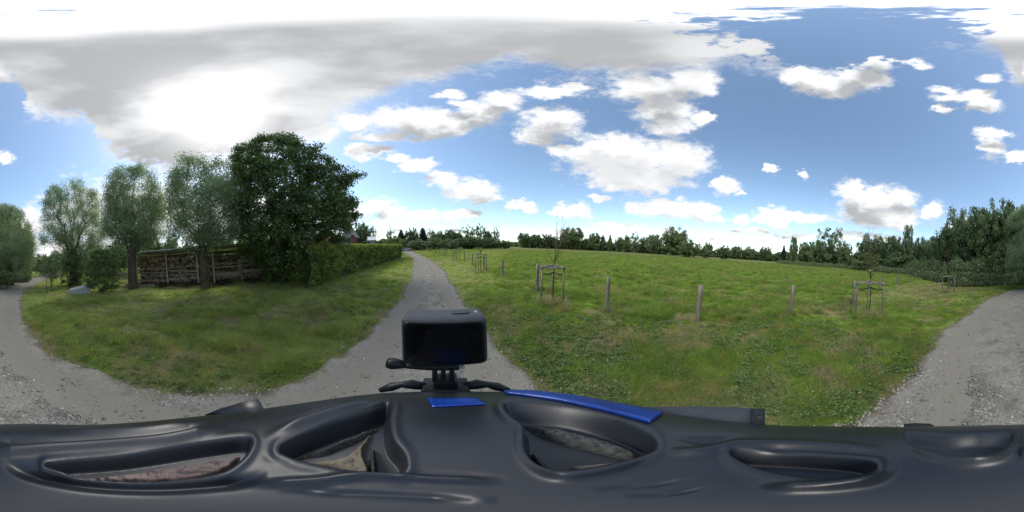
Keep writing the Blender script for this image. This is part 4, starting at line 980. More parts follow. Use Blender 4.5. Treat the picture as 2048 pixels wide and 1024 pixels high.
F_ = [
 (655,467,80,44,'round','fardark','dark tree behind the brick house, seen through the oak',GA),(596,471,70,40,'round','fardark','dark tree behind the oak trunk and hedge end',GA),
 (724,447,42,48,'round','fardark','rounded dark tree rising just right of the slate roof',GA),(748,449,16,46,'airy','farmid','slender drooping birch beside the small white outbuilding',GA),
 (781,452,17,75,'airy','farmid','thin upright tree left of the first dark conifer ahead',GA),(790,470,46,62,'bush','farmid','bright green wide bush above the end of the hedge',GA),
 (803,460,30,80,'conifer','conif','first dark conifer ahead, left of where the track vanishes',GA),(824,456,26,80,'round','fardark','dark tall tree over the vanishing track',GA),
 (846,455,30,85,'conifer','conif','pointed dark tree right of the vanishing track',GA),(861,456,18,88,'airy','farmid','thin pale-limbed tree between pointed dark tree and round crowns',GA),
 (878,462,30,85,'round','fardark','round dark crown above the far guards',GA),(898,460,32,90,'round','fardark','broad dark crown left of the tall feathery pair',GA),(916,465,22,90,'round','farmid','lower mid green crown just left of the tall feathery pair',GA),
 (934,450,30,92,'airy','farmid','left tree of the tall feathery pair ahead',GA),(958,447,34,92,'airy','farmid','right and tallest of the tall feathery pair ahead',GA),(975,462,18,90,'round','fardark','short dark tree between the feathery trees',GA),
 (991,453,18,92,'airy','fardark','thin leaning feathery tree at the right end of that wood',GA),
 (836,477,44,66,'bush','farpale','pale low willow bush under the dark trees, nearest the track end',GA),(868,475,38,70,'bush','farmid','mid green bush under the round dark crown',GA),(900,477,40,74,'bush','farpale','pale bush below the broad dark crown',GA),
 (936,471,50,80,'bush','fardark','dark bush mass below the feathery pair',GA),(975,475,50,82,'bush','fardark','dark bush mass at the right foot of that wood',GA),(1008,480,30,95,'bush','farmid','low bush trailing off right of the wood',GA),
 (1048,466,28,135,'round','fardark','leftmost dark crown of the far pasture row',GB),(1070,469,30,135,'round','fardark','second dark crown of the far row, behind the bare twigs',GB),(1096,469,32,135,'round','fardark','third dark crown behind the large guard twigs',GB),
 (1143,456,50,125,'round','farmid','largest round crown just right of the large guard twigs',GB),(1120,475,30,130,'bush','fardark','dark bush left below the largest round crown',GB),(1180,475,34,125,'bush','farmid','olive bush at the right foot of the largest round crown',GB),
 (1188,466,24,130,'round','farmid','feathery mid green crown right of the olive bush',GB),(1205,470,13,130,'column','fardark','narrow dark tree, first of the small upright ones',GB),(1219,469,16,130,'conifer','farmid','pointed upright tree, second of the small upright ones',GB),
 (1238,474,18,130,'round','fardark','short dark tree, last of the small upright ones',GB),(1251,470,18,128,'column','farmid','upright tree touching the airy round one',GB),(1268,464,32,125,'airy','farpale','airy pale round tree over the middle of the pasture',GB),
 (1288,474,16,128,'round','fardark','small dark tree between two pale crowns',GB),(1305,469,34,120,'round','farpale','pale grey green round tree left of the dense one',GB),(1346,455,50,110,'round','farmid','dense tall egg shaped tree, biggest in the pasture row',GB),
 (1376,477,44,95,'bush','farmid','wide olive bush at the right foot of the dense egg shaped tree',GB),(1409,492,22,100,'bush','farpale','small pale bush standing in the pasture edge',GB),(1415,484,18,125,'round','fardark','dark crown behind the small pale bush',GB),
 (1446,489,28,110,'bush','fardark','dark bush by the low stretch of far wood',GB),(1472,492,26,150,'round','farmid','mid green crown over the low far wood',GB),(1497,494,24,150,'round','farpale','pale crown over the low far wood',GB),(1530,494,26,150,'round','fardark','dark low crown before the poplar shaped tree',GB),
 (1566,490,14,110,'conifer','conif','small dark pointed tree left of the poplar shaped one',GC),(1586,475,20,100,'column','farmid','poplar shaped tree left of the large airy tree',GC),(1611,484,32,100,'round','farmid','low round tree between poplar shape and large airy tree',GC),
 (1658,453,66,82,'airy','farpale','large airy pale tree with sky showing through its middle',GC),(1636,479,40,84,'bush','farmid','green bush at the left foot of the large airy tree',GC),(1664,489,40,84,'bush','fardark','dark bush under the large airy tree',GC),(1690,484,32,78,'bush','farmid','rounded bush at the right foot of the large airy tree',GC),
 (1733,469,42,60,'round','fardark','dark tiered tree right behind the broad guard twigs',GC),(1758,474,26,60,'round','fardark','dark crown close right of the tiered tree',GC),(1786,472,46,52,'round','fardark','wide dark green crown left of the tall poplar',GC),(1815,453,28,56,'column','farpale','tall grey green poplar standing over its neighbours',GC),
 (1840,475,30,50,'round','fardark','dark crown at the right foot of the tall poplar',GC),(1868,473,48,42,'round','farmid','broad crown leading into the woodland',GC),(1738,505,60,52,'bush','farmid','green bush under the tiered tree',GC),(1800,503,60,44,'bush','fardark','dark bush under the wide dark crown',GC),
 (1892,459,54,32,'round','fardark','first tall tree of the woodland above the farther guard',GD),(1916,419,60,34,'round','farpale','paler brownish tree at the woodland edge with open twigs',GD),(1930,453,60,28,'round','fardark','dark tree below the airy brownish one',GD),
 (1962,419,72,27,'round','farmid','large dark tree with a pale straight trunk at the woodland edge',GD),(1996,403,76,26,'round','farmid','highest dark tree of the woodland',GD),(2032,409,70,27,'round','fardark','dark tree beyond the highest woodland tree',GD),
 (2066,419,60,25,'round','willow','grey green willow joining the woodland',GD),(2085,446,60,24,'round','farmid','mid green tree behind the broad dense willow',GD),(1945,496,70,26,'bush','fardark','dark understorey under the woodland edge, left part',GD),
 (2000,491,80,24,'bush','fardark','dark understorey under the highest tree',GD),(2050,496,70,22,'bush','fardark','dark understorey beside the track',GD),
 (300,475,60,30,'round','farmid','yellow green round tree behind the left roof end of the shed',None),(345,477,40,34,'round','farpale','pale bush-like tree over the middle of the shed roof',None),(380,483,30,38,'round','farpale','pale low crown next over the shed roof',None),
 (455,477,34,40,'round','fardark','dark crown over the right half of the shed roof',None),(240,482,60,34,'round','farmid','green tree filling the gap left of the forked bole',None),(115,502,50,60,'round','farmid','far tree in the gap where the rear track vanishes',None),(85,508,30,70,'round','farpale','pale far tree beside the rear track vanishing point',None),
 (500,475,60,34,'round','farmid','green tree behind the right end of the shed',None),(430,489,60,28,'bush','farmid','green bush behind the shed right of the thick bole',None),(560,467,60,30,'round','fardark','dark tree standing behind the oak',None),(190,489,50,40,'round','farmid','green tree behind the bushes left of the shed',None),
]
for t_ in F_: ftree(*t_)
# woodland trunks that show pale against the dark
for k, (px, r_, hgt, lb) in enumerate(((1994, 24, 5.5, 'pale straight trunk at the woodland edge, the brighter of two'), (2012, 25.5, 6, 'thin pale trunk right of the bright woodland trunk'))):
    c = at(px, r_); m = MB(); m.tube([(0, 0, -.1), (-.1, .05, hgt * .5), (-.25, 0, hgt)], [.13, .11, .07], 8); o = m.obj('tree_stem', MT['birch'], None, True); o.location = (c.x, c.y, 0); tag(o, lb, 'tree stem', 'pale trunks of the woodland')
# far-off woods reading as one mass
def mass(name, segs, m_, label, ls, per):
    V = []; F = []; T = []; b = 0
    for (x0, x1, r0, r1, y0, y1) in segs:
        n = int(per * abs(x1 - x0)); xs = RNG.uniform(x0, x1, n); f = (xs - x0) / (x1 - x0); rr_ = r0 + (r1 - r0) * f + RNG.normal(0, .03, n) * r0
        topy = y0 + (y1 - y0) * f; lump = vnoise(xs, xs * 0, 14, 81) * .5 + vnoise(xs, xs * 0, 5, 82) * .5
        d_ = dirs_np(xs, topy); hd2 = np.hypot(d_[:, 0], d_[:, 1]); zt = (H + rr_ * d_[:, 2] / hd2) * (.50 + .50 * lump); zz = zt * RNG.random(n) ** .7
        c_ = np.stack([d_[:, 0] / hd2 * rr_, d_[:, 1] / hd2 * rr_, np.maximum(zz, .1)], 1)
        lv, lf = leaf_quads(c_, ls * rr_ / 100 * RNG.uniform(.6, 1.4, n), .7); V.append(lv); F.append(lf + b); b += len(lv); T.append(np.clip(.6 * vnoise(xs, zz * 2, 6, 83) + .4 * RNG.random(n), 0, 1))
    o = link(name, np_mesh(name, np.concatenate(V), np.concatenate(F), tint=np.concatenate(T)), MT[m_]); o['kind'] = 'stuff'; o['label'] = label
mass('distant_woods', [(740,1000,120,130,476,476),(990,1060,260,260,484,484),(1040,1360,165,150,476,484),(1340,1640,200,170,492,502),(1600,1720,120,90,498,500),(1700,1850,85,52,500,494),(1850,2110,50,36,482,470)], 'fardark', 'far woods closing off the pasture', 1.5, 60)
mass('yard_greenery', [(60,330,60,48,510,488),(330,640,48,40,490,482)], 'farmid', 'mixed trees far behind the yard and shed', 1.5, 40)
def thicket(name, segs, m_, ls, per, label):
    V = []; F = []; T = []; b = 0
    for (x0, r0, x1, r1, h0, h1, dep) in segs:
        P0, P1 = np.array(at(x0, r0))[:2], np.array(at(x1, r1))[:2]; L = np.linalg.norm(P1 - P0); n = int(per * L); f = RNG.random(n); q = RNG.uniform(-1, 1, n)
        nn = np.array([-(P1 - P0)[1], (P1 - P0)[0]]) / L; xy = P0[None] + (P1 - P0)[None] * f[:, None] + nn[None] * (q * dep)[:, None]
        lump = vnoise(xy[:, 0], xy[:, 1], 1.6, 91) * .6 + vnoise(xy[:, 0], xy[:, 1], .6, 92) * .4
        hz_ = (h0 + (h1 - h0) * f) * (.45 + .9 * lump) * np.sqrt(np.clip(1 - q * q, .05, 1)); zz = hz_ * RNG.random(n) ** .35
        lv, lf = leaf_quads(np.stack([xy[:, 0], xy[:, 1], zz], 1), ls * RNG.uniform(.6, 1.5, n), .6); V.append(lv); F.append(lf + b); b += len(lv); T.append(np.clip(.6 * lump + .4 * RNG.random(n), 0, 1))
    o = link(name, np_mesh(name, np.concatenate(V), np.concatenate(F), tint=np.concatenate(T)), MT[m_]); o['kind'] = 'stuff'; o['label'] = label
thicket('brambles', [(1900, 17.5, 2060, 20.5, 1.3, 1.2, 1.8), (1890, 23, 2070, 22.5, 3.0, 3.2, 2.0), (1820, 42, 1900, 25, 3.2, 3.2, 2.5), (1830, 34, 1905, 21, 1.5, 1.6, 1.8), (1700, 62, 1830, 34, 1.8, 1.6, 2.0), (2040, 22, 2110, 21, 1.4, 1.2, 1.5), (1560, 95, 1700, 62, 2.0, 1.8, 3.0)], 'bramble', .19, 1300, 'tangled bramble bank below the woodland edge')

# ------------------------------------------------------------------ the helmet under the camera
Mh = Matrix.Translation(CAM) @ RT.to_4x4()
SIL = np.array([(0,849),(50,846),(175,851),(300,843),(400,832),(470,826),(525,817),(600,807),(700,792),(780,784),(890,783),(1024,783),(1100,787),(1224,807),(1304,822),(1400,836),(1529,851),(1724,853),(1804,854),(2048,849)], float)
_sx = np.arange(0, 2049, 16.); _sy = np.interp(_sx, SIL[:, 0], SIL[:, 1])
for _ in range(5): _sy[:-1] = (np.roll(_sy[:-1], 1) + 2 * _sy[:-1] + np.roll(_sy[:-1], -1)) / 4; _sy[-1] = _sy[0]
SIL = np.stack([np.linspace(0, 2048, 1025), np.interp(np.linspace(0, 2048, 1025), _sx, _sy)], 1)
_q = SIL[:, 1].copy()
for _ in range(350): _q[:-1] = (np.roll(_q[:-1], 1) + 2 * _q[:-1] + np.roll(_q[:-1], -1)) / 4; _q[-1] = _q[0]
SIL[:, 1] = _q
CC, DD = .100, .204; KK = math.sqrt(DD * DD - CC * CC)
def a_of(px):
    y = np.interp(np.mod(px, 2048), SIL[:, 0], SIL[:, 1]); return KK * np.tan(np.radians(90 - (y - 512) / PX))
def hsurf(px, py, lift=0.0):
    """point on the helmet shell seen along a bearing / depression, in the camera frame"""
    px = np.asarray(px, float); py = np.asarray(py, float)
    A_ = a_of(px); be = np.radians(90 - (py - 512) / PX)       # from nadir
    s, c = np.sin(be), np.cos(be)
    # |(t s /a)|^2 + ((DD - t c)/CC)^2 = 1
    qa = (s / A_) ** 2 + (c / CC) ** 2; qb = -2 * DD * c / CC ** 2; qc = DD ** 2 / CC ** 2 - 1
    disc = np.maximum(qb * qb - 4 * qa * qc, 0); t = (-qb - np.sqrt(disc)) / (2 * qa)
    az = np.radians((px - 1024) / PX); rh, zz = s * t, -c * t
    n1_, n2_ = rh / A_ ** 2, (zz + DD) / CC ** 2; nl_ = np.hypot(n1_, n2_); rh = rh + lift * n1_ / nl_; zz = zz + lift * n2_ / nl_
    return np.stack([np.sin(az) * rh, np.cos(az) * rh, zz], -1)
# features in (bearing, depression) coordinates
VENTS = [([(778,808),(740,819),(650,850),(565,892),(580,912),(650,930),(725,941),(800,943),(808,915),(785,880),(778,845)], .019, 14),
         ([(100,927),(250,912),(400,887),(480,876),(502,885),(480,920),(425,948),(300,962),(175,956),(125,942)], .013, 11),
         ([(1018,806),(1124,812),(1224,836),(1292,866),(1311,890),(1294,907),(1239,922),(1134,940),(1084,932),(1052,900),(1046,850),(1020,828)], .020, 14),
         ([(1464,904),(1574,904),(1700,914),(1750,930),(1724,948),(1624,954),(1524,938)], .013, 14),
         
         ([(1808,866),(1850,900),(1920,914),(1995,902),(2024,870),(1960,868),(1900,872)], .008, 16)]
STROKES = [([(520,914),(560,920),(592,922)], 6, -.005), ([(548,978),(610,980),(690,977)], 6, -.002), ([(0,905),(100,898),(220,890),(340,878),(455,852)], 9, .006), ([(0,880),(150,880),(300,868),(440,843)], 8, -.004), ([(100,860),(280,857),(420,838)], 6, .003),
           ([(518,878),(600,846),(690,818),(775,795)], 9, .006), ([(540,858),(640,822),(740,797)], 6, -.004), ([(0,925),(60,948),(180,970),(320,976),(480,964),(540,945)], 9, -.006),
           ([(490,968),(620,962),(740,950),(860,957),(1010,962)], 7, .004), ([(700,940),(860,948),(1020,956)], 4, -.002), ([(1040,840),(1030,880),(1060,925),(1130,950),(1250,932),(1320,900)], 8, .004),
           ([(1300,905),(1400,903),(1480,890),(1640,892),(1790,905)], 8, .003), ([(1480,898),(1620,897),(1760,908),(1800,925)], 7, -.004), ([(1500,975),(1650,972),(1760,955),(1810,925)], 9, .004),
           ([(1790,862),(1840,905),(1920,922),(2005,912),(2036,868)], 8, .004), ([(1180,980),(1300,970),(1400,955)], 4, -.0015), ([(1240,992),(1340,988),(1440,970)], 3, -.0015), ([(1330,870),(1400,880),(1500,872)], 6, -.003),
           ([(600,985),(760,990),(950,1000)], 5, -.002), ([(930,998),(1000,1000)], 5, .002)]
def csmooth(P, closed=True, k=5):
    P = np.array(P, float); n = len(P); out = []
    rng_ = range(n if closed else n - 1)
    for i in rng_:
        if closed: a, b, c, d_ = P[(i - 1) % n], P[i], P[(i + 1) % n], P[(i + 2) % n]
        else: a, b, c, d_ = P[max(i - 1, 0)], P[i], P[i + 1], P[min(i + 2, n - 1)]
        for f in np.arange(k) / k:
            out.append(.5 * (2 * b + (c - a) * f + (2 * a - 5 * b + 4 * c - d_) * f * f + (3 * b - a - 3 * c + d_) * f ** 3))
    if not closed: out.append(P[-1])
    return np.array(out)
VENTS_S = [(csmooth(p, True, 14), d_, s_) for p, d_, s_ in VENTS]
STROKES_S = [(csmooth(p, False, 12), w_, a_) for p, w_, a_ in STROKES]
def hfeat(px, py):
    x = np.mod(px, 2048).ravel(); y = py.ravel(); dsp = np.zeros(len(x))
    for poly, dep, soft in VENTS_S:
        bb = np.where((x > poly[:, 0].min() - 40) & (x < poly[:, 0].max() + 40) & (y > poly[:, 1].min() - 40) & (y < poly[:, 1].max() + 40))[0]
        if not len(bb): continue
        ins = in_poly(x[bb], y[bb], poly); dist = poly_dist(x[bb], y[bb], poly); sdv = np.full(len(x), -999.); sdv[bb] = np.where(ins, dist, -dist)
        q = np.clip((sdv + soft * .25) / soft, 0, 1); q = q * q * (3 - 2 * q); dsp -= dep * q
        lip = np.exp(-((sdv + soft * .8) / (soft * .7)) ** 2); dsp += .0010 * lip
    for ln, wd, amp in STROKES_S:
        L0, L1 = ln[0][0], ln[-1][0]
        if L0 > L1: L0, L1 = L1, L0
        for sh in (0, 2048, -2048):
            xx = x + sh
            ta, tb = np.clip((xx - L0) / 90, 0, 1), np.clip((L1 - xx) / 90, 0, 1)
            tp = (ta * ta * (3 - 2 * ta) * tb * tb * (3 - 2 * tb)) if L1 - L0 > 60 and not (L0 < 20 and L1 < 500) else np.clip((L1 - xx) / 60, 0, 1) * np.clip((xx - L0 + 40) / 60, 0, 1)
            near_ = (xx > L0 - 60) & (xx < L1 + 60)
            if not near_.any(): continue
            bb = np.where(near_ & (y > ln[:, 1].min() - 40) & (y < ln[:, 1].max() + 40))[0]
            if not len(bb): continue
            dist = poly_dist(xx[bb], y[bb], ln, False); dsp[bb] += amp * tp[bb] * np.exp(-(dist / wd) ** 2)
    fade = np.clip((y - np.interp(x, SIL[:, 0], SIL[:, 1]) - 1) / 10, 0, 1)
    return (dsp * fade).reshape(px.shape)
nU, nV = 900, 230
az = np.linspace(0, 2 * np.pi, nU, endpoint=False); wv_ = np.linspace(.004, 2.0, nV)
AZ_, WV = np.meshgrid(az, wv_, indexing='ij'); pxg = AZ_ / (2 * np.pi) * 2048
A_ = a_of(pxg); ph = np.radians((pxg - 1024) / PX)
# smooth the silhouette so it is not faceted
rho = A_ * np.sin(WV); zc = -DD + CC * np.cos(WV)
pyg = 512 + np.degrees(np.arctan2(-zc, rho)) * PX
vis = WV < math.acos(CC / DD)
dsp = np.where(vis, hfeat(pxg, pyg), 0)
nx = np.sin(WV) / A_; nz_ = np.cos(WV) / CC; nl = np.hypot(nx, nz_); nx, nz_ = nx / nl, nz_ / nl
rho2 = np.maximum(rho + nx * dsp, .0002); z2 = zc + nz_ * dsp
hv = np.stack([np.sin(ph) * rho2, np.cos(ph) * rho2, z2], -1).reshape(-1, 3)
I = np.arange(nU)[:, None]; I2 = (I + 1) % nU; J = np.arange(nV - 1)[None]
hf = np.stack([I * nV + J, I2 * nV + J, I2 * nV + J + 1, I * nV + J + 1], -1).reshape(-1, 4)
helmet = bpy.data.objects.new('bicycle_helmet', None); COL.objects.link(helmet); helmet.matrix_world = Mh
tag(helmet, 'dark vented bicycle helmet with glossy ridges, directly under the viewpoint', 'helmet')
cap_c = len(hv); hv = np.concatenate([hv, [[0, 0, -DD + CC]]])
hcap = np.stack([np.full(nU, cap_c), np.arange(nU) * nV, ((np.arange(nU) + 1) % nU) * nV], 1)
def b_shell(t, out):
    n = noise(t, objco(t), 14, 4, .5); n2_ = noise(t, objco(t), 220, 3, .6)
    c = cramp(t, n.outputs[0], [(.3, (.009, .011, .016)), (.7, (.019, .023, .032))])
    princ(t, out, c, ramp01(t, n.outputs[0], .3, .7, True, .34, .48), .60, (n2_.outputs[0], .08, .0008), 0, .0)
MT['shell'] = mat('satin_dark_shell', b_shell)
link('shell', np_mesh('shell', hv, [hf, hcap[:, ::-1]], smooth=True), MT['shell'], helmet)
MT['pad'] = simple('beige_padding', (.10, .088, .07), (.23, .20, .16), 60, .95, (1, 1, 1), .5, .002)
MT['padp'] = simple('pinkish_padding', (.12, .09, .088), (.24, .185, .18), 50, .9, (1, 1, 1), .5, .002)
MT['foam'] = simple('speckled_foam', (.012, .013, .013), (.10, .105, .105), 320, .8, (1, 1, 1), .6, .002)
MT['blackp'] = simple('black_plastic', (.010, .011, .012), (.022, .024, .026), 30, .42, (1, 1, 1), .1, .001)
MT['tape'] = simple('blue_tape', (.004, .030, .22), (.012, .062, .36), 30, .24, (1, 1, 1), .25, .003, .5)
MT['screen'] = simple('dark_screen', (.004, .004, .005), (.007, .007, .008), 3, .12, (1, 1, 1), 0, .001, .35)
MT['metal'] = simple('steel_screw', (.35, .34, .32), (.5, .49, .47), 9, .35)
MT['camb'] = simple('grey_camera_rubber', (.045, .050, .058), (.060, .066, .075), 90, .6, (1, 1, 1), .1, .0005)
def patch(name, quad, lift, m_, nx_=24, ny_=6, par=None, thick=.0012, wav=0., curve=None):
    """quad: four (bearing, depression) corners; sheet laid on the shell"""
    q = np.array(quad, float); s_, t2 = np.meshgrid(np.linspace(0, 1, nx_), np.linspace(0, 1, ny_), indexing='ij')
    P = (q[0] * (1 - s_[..., None]) + q[1] * s_[..., None]) * (1 - t2[..., None]) + (q[3] * (1 - s_[..., None]) + q[2] * s_[..., None]) * t2[..., None]
    if curve is not None: P[..., 1] += curve * np.sin(np.pi * s_)
    dp = hfeat(P[..., 0], P[..., 1]); P_ = hsurf(P[..., 0], P[..., 1], lift + np.maximum(dp, -.002) + wav * np.sin(s_ * 23) * np.sin(t2 * 5))
    P2 = hsurf(P[..., 0], P[..., 1], lift - thick)
    n = nx_ * ny_; V = np.concatenate([P_.reshape(-1, 3), P2.reshape(-1, 3)])
    I = np.arange(nx_ - 1)[:, None] * ny_; J = np.arange(ny_ - 1)[None]; F = np.stack([I + J, I + ny_ + J, I + ny_ + J + 1, I + J + 1], -1).reshape(-1, 4)
    rim = list(range(0, ny_)) + [i * ny_ + ny_ - 1 for i in range(1, nx_)] + [(nx_ - 1) * ny_ + j for j in range(ny_ - 2, -1, -1)] + [i * ny_ for i in range(nx_ - 2, 0, -1)]
    R_ = np.array([(rim[k], rim[(k + 1) % len(rim)], rim[(k + 1) % len(rim)] + n, rim[k] + n) for k in range(len(rim))])
    return link(name, np_mesh(name, V, [F, F[:, ::-1] + n, R_], smooth=True), MT[m_], par)
patch('tape_strip', [(854,798),(952,797),(972,810),(865,816)], .0015, 'tape', 20, 6, helmet)['label'] = 'short blue tape square at the front'
def strip(name, top_, bot_, lift, m_, par, nx_=70, ny_=8, label=None):
    top_, bot_ = np.array(top_, float), np.array(bot_, float); f = np.linspace(0, 1, nx_); t2 = np.linspace(0, 1, ny_)
    def rs_(P): L = np.r_[0, np.cumsum(np.hypot(*np.diff(P, axis=0).T))]; L /= L[-1]; return np.stack([np.interp(f, L, P[:, 0]), np.interp(f, L, P[:, 1])], 1)
    A, B = rs_(csmooth(top_, False)), rs_(csmooth(bot_, False)); P = A[:, None] * (1 - t2[None, :, None]) + B[:, None] * t2[None, :, None]
    P[..., 1] = np.maximum(P[..., 1], np.interp(P[..., 0], SIL[:, 0], SIL[:, 1]) + 2)
    wv = .0005 * (vnoise(P[..., 0], P[..., 1], 14, 6) - .5)
    V = np.concatenate([hsurf(P[..., 0], P[..., 1], lift + wv).reshape(-1, 3), hsurf(P[..., 0], P[..., 1], lift - .003).reshape(-1, 3)]); n = nx_ * ny_
    I = np.arange(nx_ - 1)[:, None] * ny_; J = np.arange(ny_ - 1)[None]; F = np.stack([I + J, I + ny_ + J, I + ny_ + J + 1, I + J + 1], -1).reshape(-1, 4)
    rim = list(range(0, ny_)) + [i * ny_ + ny_ - 1 for i in range(1, nx_)] + [(nx_ - 1) * ny_ + j for j in range(ny_ - 2, -1, -1)] + [i * ny_ for i in range(nx_ - 2, 0, -1)]
    R_ = np.array([(rim[k], rim[(k + 1) % len(rim)], rim[(k + 1) % len(rim)] + n, rim[k] + n) for k in range(len(rim))])
    o = link(name, np_mesh(name, V, [F, F[:, ::-1] + n, R_], smooth=True), MT[m_], par); o['label'] = label; return o
strip('tape_strip', [(1008,788),(1060,784),(1130,790),(1200,805),(1326,830)], [(1012,790),(1060,796),(1120,805),(1200,823),(1300,849)], .0042, 'tape', helmet, label='long shiny blue tape along the right vent')
def pad(name, poly, depth, m_, n=46, par=None, rip=.001):
    q = csmooth(poly, True, 4); lo, hi = q.min(0) - 8, q.max(0) + 8; n = int(n * 1.6); xs = np.linspace(lo[0], hi[0], n); yy = np.linspace(lo[1], hi[1], max(8, n // 2)); gx_, gy_ = np.meshgrid(xs, yy, indexing='ij')
    ins = in_poly(gx_.ravel(), gy_.ravel(), q).reshape(gx_.shape); di = poly_dist(gx_.ravel(), gy_.ravel(), q).reshape(gx_.shape)
    sdi = np.where(ins, di, -di); q_ = np.clip((sdi + 6) / 16, 0, 1)
    lift = -depth - .006 + .010 * q_ * q_ * (3 - 2 * q_) + rip * (vnoise(gx_ * .6, gy_, 5, 3) - .5) + rip * 2 * (vnoise(gx_ * .5 + gy_, gy_ * 2 - gx_ * .3, 16, 4) - .5)
    V = hsurf(gx_, gy_, 0 + lift).reshape(-1, 3); ny_ = gx_.shape[1]; F = []
    for i in range(len(xs) - 1):
        for j in range(ny_ - 1):
            if sdi[i, j] > -7: F.append((i * ny_ + j, (i + 1) * ny_ + j, (i + 1) * ny_ + j + 1, i * ny_ + j + 1))
    return link(name, np_mesh(name, V, np.array(F), smooth=True), MT[m_], par)
pad('inner_pad', [(612,902),(680,890),(718,860),(735,840),(748,838),(730,880),(740,915),(738,936),(700,934),(640,918)], .018, 'pad', 60, helmet)
pad('inner_pad', [(1140,912),(1190,902),(1290,898),(1296,906),(1240,921),(1160,932)], .018, 'pad', 50, helmet)
pad('inner_pad', [(150,944),(260,930),(390,908),(460,896),(482,892),(470,916),(425,942),(300,957),(190,954)], .012, 'padp', 90, helmet, .0014)
pad('foam_liner', [(592,890),(660,862),(742,828),(756,830),(735,845),(690,868),(640,888)], .017, 'foam', 60, helmet)
pad('foam_liner', [(1050,820),(1120,828),(1200,848),(1268,876),(1262,892),(1180,872),(1090,846)], .017, 'foam', 60, helmet)
pad('foam_liner', [(742,870),(752,880),(756,930),(740,936),(738,900)], .017, 'foam', 24, helmet)
pad('foam_liner', [(1064,880),(1080,892),(1102,925),(1090,930),(1066,905)], .017, 'foam', 24, helmet)
def tab(name, pts, lift0, lift1, m_, par):
    a = hsurf(*np.array(pts).T, lift0); b = hsurf(*np.array(pts).T, lift1); n = len(pts)
    mm = MB(); mm.add([tuple(q) for q in a] + [tuple(q) for q in b], [tuple(range(n)), tuple(range(n, 2 * n))] + [(k, (k + 1) % n, (k + 1) % n + n, k + n) for k in range(n)]); return mm.obj(name, MT[m_], par, False, .0008, 2)
# side fin at the left, raised wing with latch at the right, dial at the back
def lofted(name, top, bot, m_, par, th=.004):
    """surface between two polylines given as (bearing, depression, range) points"""
    def pt(q): 
        v = ldir(q[0], q[1]); return v * q[2]
    n = len(top); V = [pt(q) for q in top] + [pt(q) for q in bot]; V += [v * (1 + th / v.length) for v in V]
    F = [(k, k + 1, n + k + 1, n + k) for k in range(n - 1)]; m2 = 2 * n
    F += [tuple(i + m2 for i in f) for f in F]; F += [(k, k + 1, k + 1 + m2, k + m2) for k in range(n - 1)] + [(n + k, n + k + 1, n + k + 1 + m2, n + k + m2) for k in range(n - 1)] + [(0, n, n + m2, m2), (n - 1, 2 * n - 1, 2 * n - 1 + m2, n - 1 + m2)]
    mm = MB(); mm.add(V, F); return mm.obj(name, MT[m_], par, True)
lofted('side_fin', [(408,830,.205),(440,817,.203),(480,805,.201),(514,796,.199),(522,806,.199)], [(425,834,.199),(460,840,.197),(500,848,.195),(528,850,.194),(545,846,.194)], 'shell', helmet)
lofted('rear_wing', [(1280,814,.200),(1330,813,.197),(1400,812,.194),(1470,814,.192),(1529,817,.190)], [(1300,850,.188),(1350,866,.182),(1420,880,.177),(1480,889,.174),(1526,892,.172)], 'camb', helmet)
lofted('latch', [(1503,818,.187),(1516,817,.187),(1530,817,.187)], [(1500,884,.170),(1514,885,.170),(1529,886,.170)], 'blackp', helmet)
mm = MB()
for (x_, y_) in ((1520, 835), (1509, 872)):
    p_ = ldir(x_, y_) * .172; mm.tube([p_, p_ * .98], .0016, 10)
mm.obj('rivet', MT['rubber'], helmet)
lofted('adjuster', [(1808,848,.215),(1830,846,.215),(1860,847,.215),(1868,851,.215)], [(1806,862,.205),(1830,862,.205),(1860,862,.205),(1870,862,.205)], 'blackp', helmet)

# ------------------------------------------------------------------ action camera on its mount
ph0 = (889 - 1024) / PX
RC = Matrix.Rotation(-rad(ph0), 4, 'Z')
acam = bpy.data.objects.new('action_camera', None); COL.objects.link(acam)
acam.matrix_world = Mh @ RC @ Matrix.Translation((0, .154, -.0845)) @ Matrix.Rotation(rad(-1.2), 4, 'Y')
tag(acam, 'boxy black action camera with dark rear screen mounted above the helmet front', 'camera')
m = MB(); m.box((0, 0, 0), (.0765, .033, .0560)); body = m.obj('body', MT['camb'], acam, True, .0075, 5)
def rrect(w_, h_, r, n=6):
    pts = []
    for cx, cz, a0 in ((w_/2-r, h_/2-r, 0), (-w_/2+r, h_/2-r, 90), (-w_/2+r, -h_/2+r, 180), (w_/2-r, -h_/2+r, 270)):
        for k in range(n + 1): a = rad(a0 + 90 * k / n); pts.append((cx + r * math.cos(a), cz + r * math.sin(a)))
    return pts
pp = rrect(.071, .0500, .006); n = len(pp); m = MB()
m.add([(x_, -.0160, z_) for x_, z_ in pp] + [(x_ * .985, -.0171, z_ * .985) for x_, z_ in pp], [tuple(range(n)), tuple(range(n, 2*n))[::-1]] + [(k, (k+1) % n, (k+1) % n + n, k + n) for k in range(n)]); m.obj('bezel', MT['blackp'], acam)
pp = rrect(.0655, .0455, .005); m = MB()
m.add([(x_, -.0168, z_) for x_, z_ in pp] + [(x_, -.01735, z_) for x_, z_ in pp], [tuple(range(n)), tuple(range(n, 2*n))[::-1]] + [(k, (k+1) % n, (k+1) % n + n, k + n) for k in range(n)]); m.obj('screen', MT['screen'], acam)
pp = rrect(.0165, .010, .003); m = MB()
m.add([(x_ + .016, z_ + .001, .0275) for x_, z_ in pp] + [(x_ + .016, z_ + .001, .0290) for x_, z_ in pp], [tuple(range(n)), tuple(range(n, 2*n))] + [(k, (k+1) % n, (k+1) % n + n, k + n) for k in range(n)]); m.obj('shutter_button', MT['blackp'], acam)
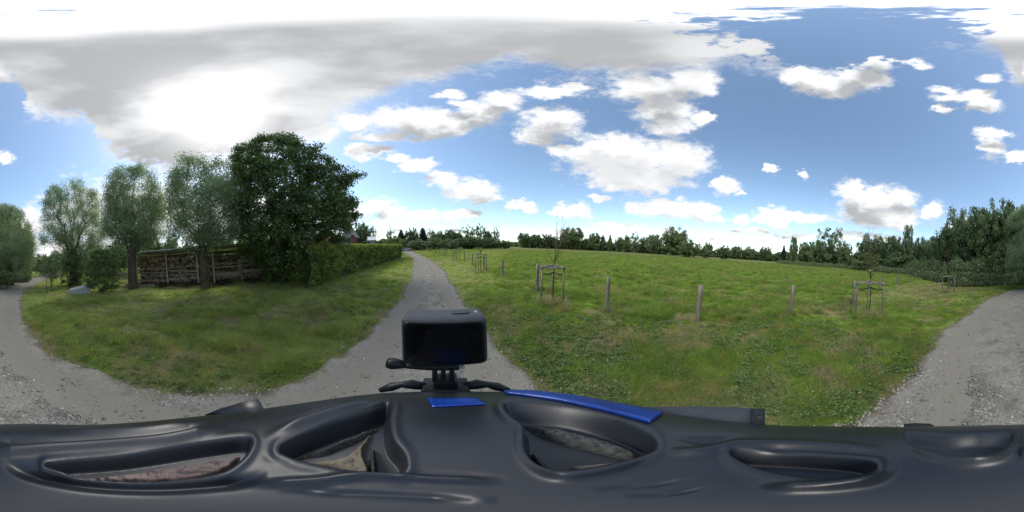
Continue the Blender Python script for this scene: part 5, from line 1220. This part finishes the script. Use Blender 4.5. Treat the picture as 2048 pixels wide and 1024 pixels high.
m = MB(); m.box((.0305, 0, .0282), (.0006, .005, .0006), Matrix.Rotation(.3, 3, 'Z')); m.obj('tally_mark', MT['whitep'], acam)
m = MB(); m.tube([(0, .0160, 0), (0, .0215, 0)], .013, 24); m.obj('lens_ring', MT['blackp'], acam)
m = MB(); m.box((-.0383, .002, .004), (.0012, .018, .030)); m.obj('side_door', MT['blackp'], acam, False, .0004, 2)
m = MB(); m.box((.0383, .0, .008), (.0014, .010, .012)); m.obj('mode_button', MT['blackp'], acam, False, .0004, 2)
for sx in (-.0052, .0012): 
    m = MB(); m.tube([(sx, 0, -.027), (sx, 0, -.036)], .004, 8, True, .4) if False else m.box((sx, 0, -.0325), (.0032, .012, .013)); m.obj('mount_prong', MT['blackp'], acam)
# mount (moves with the helmet)
mt_ = bpy.data.objects.new('camera_mount', None); COL.objects.link(mt_); mt_.matrix_world = Mh @ RC @ Matrix.Translation((0, .150, -.122))
tag(mt_, 'black clamp mount joining action camera and helmet by a long thumbscrew', 'mount')
for sx in (-.0104, -.0026, .0052):
    m = MB(); m.box((sx + .0015, 0, -.008), (.0044, .013, .020)); m.obj('mount_prong', MT['blackp'], mt_, False, .001, 2)
m = MB(); m.box((.001, 0, -.0235), (.0215, .019, .013)); m.obj('mount_block', MT['blackp'], mt_, False, .002, 2)
m = MB(); m.tube([(-.044, -.004, .003), (.013, 0, 0)], .0040, 12); scr = m.obj('thumbscrew', MT['blackp'], mt_, True)
m = MB(); m.tube([(-.0525, -.006, .004), (-.049, -.006, .004), (-.044, -.005, .004), (-.036, -.003, .003)], [.0058, .0070, .0066, .0042], 12); m.obj('screw_head', MT['blackp'], scr, True)
m = MB(); m.tube([(.013, 0, .0), (.0185, 0, .0005)], .0026, 10); m.obj('screw_tip', MT['metal'], scr)
m = MB(); m.box((.001, 0, -.033), (.043, .026, .009)); m.obj('base_plate', MT['blackp'], mt_, False, .003, 3)
for sg in (-1, 1):
    m = MB(); m.tube([(sg * .018, .0, -.033), (sg * .030, -.002, -.0295), (sg * .040, -.004, -.0305), (sg * .048, -.007, -.034), (sg * .058, -.012, -.040)], [.005, .0066, .0040, .0056, .0030], 10, True); m.obj('mount_strap', MT['blackp'], mt_, True)
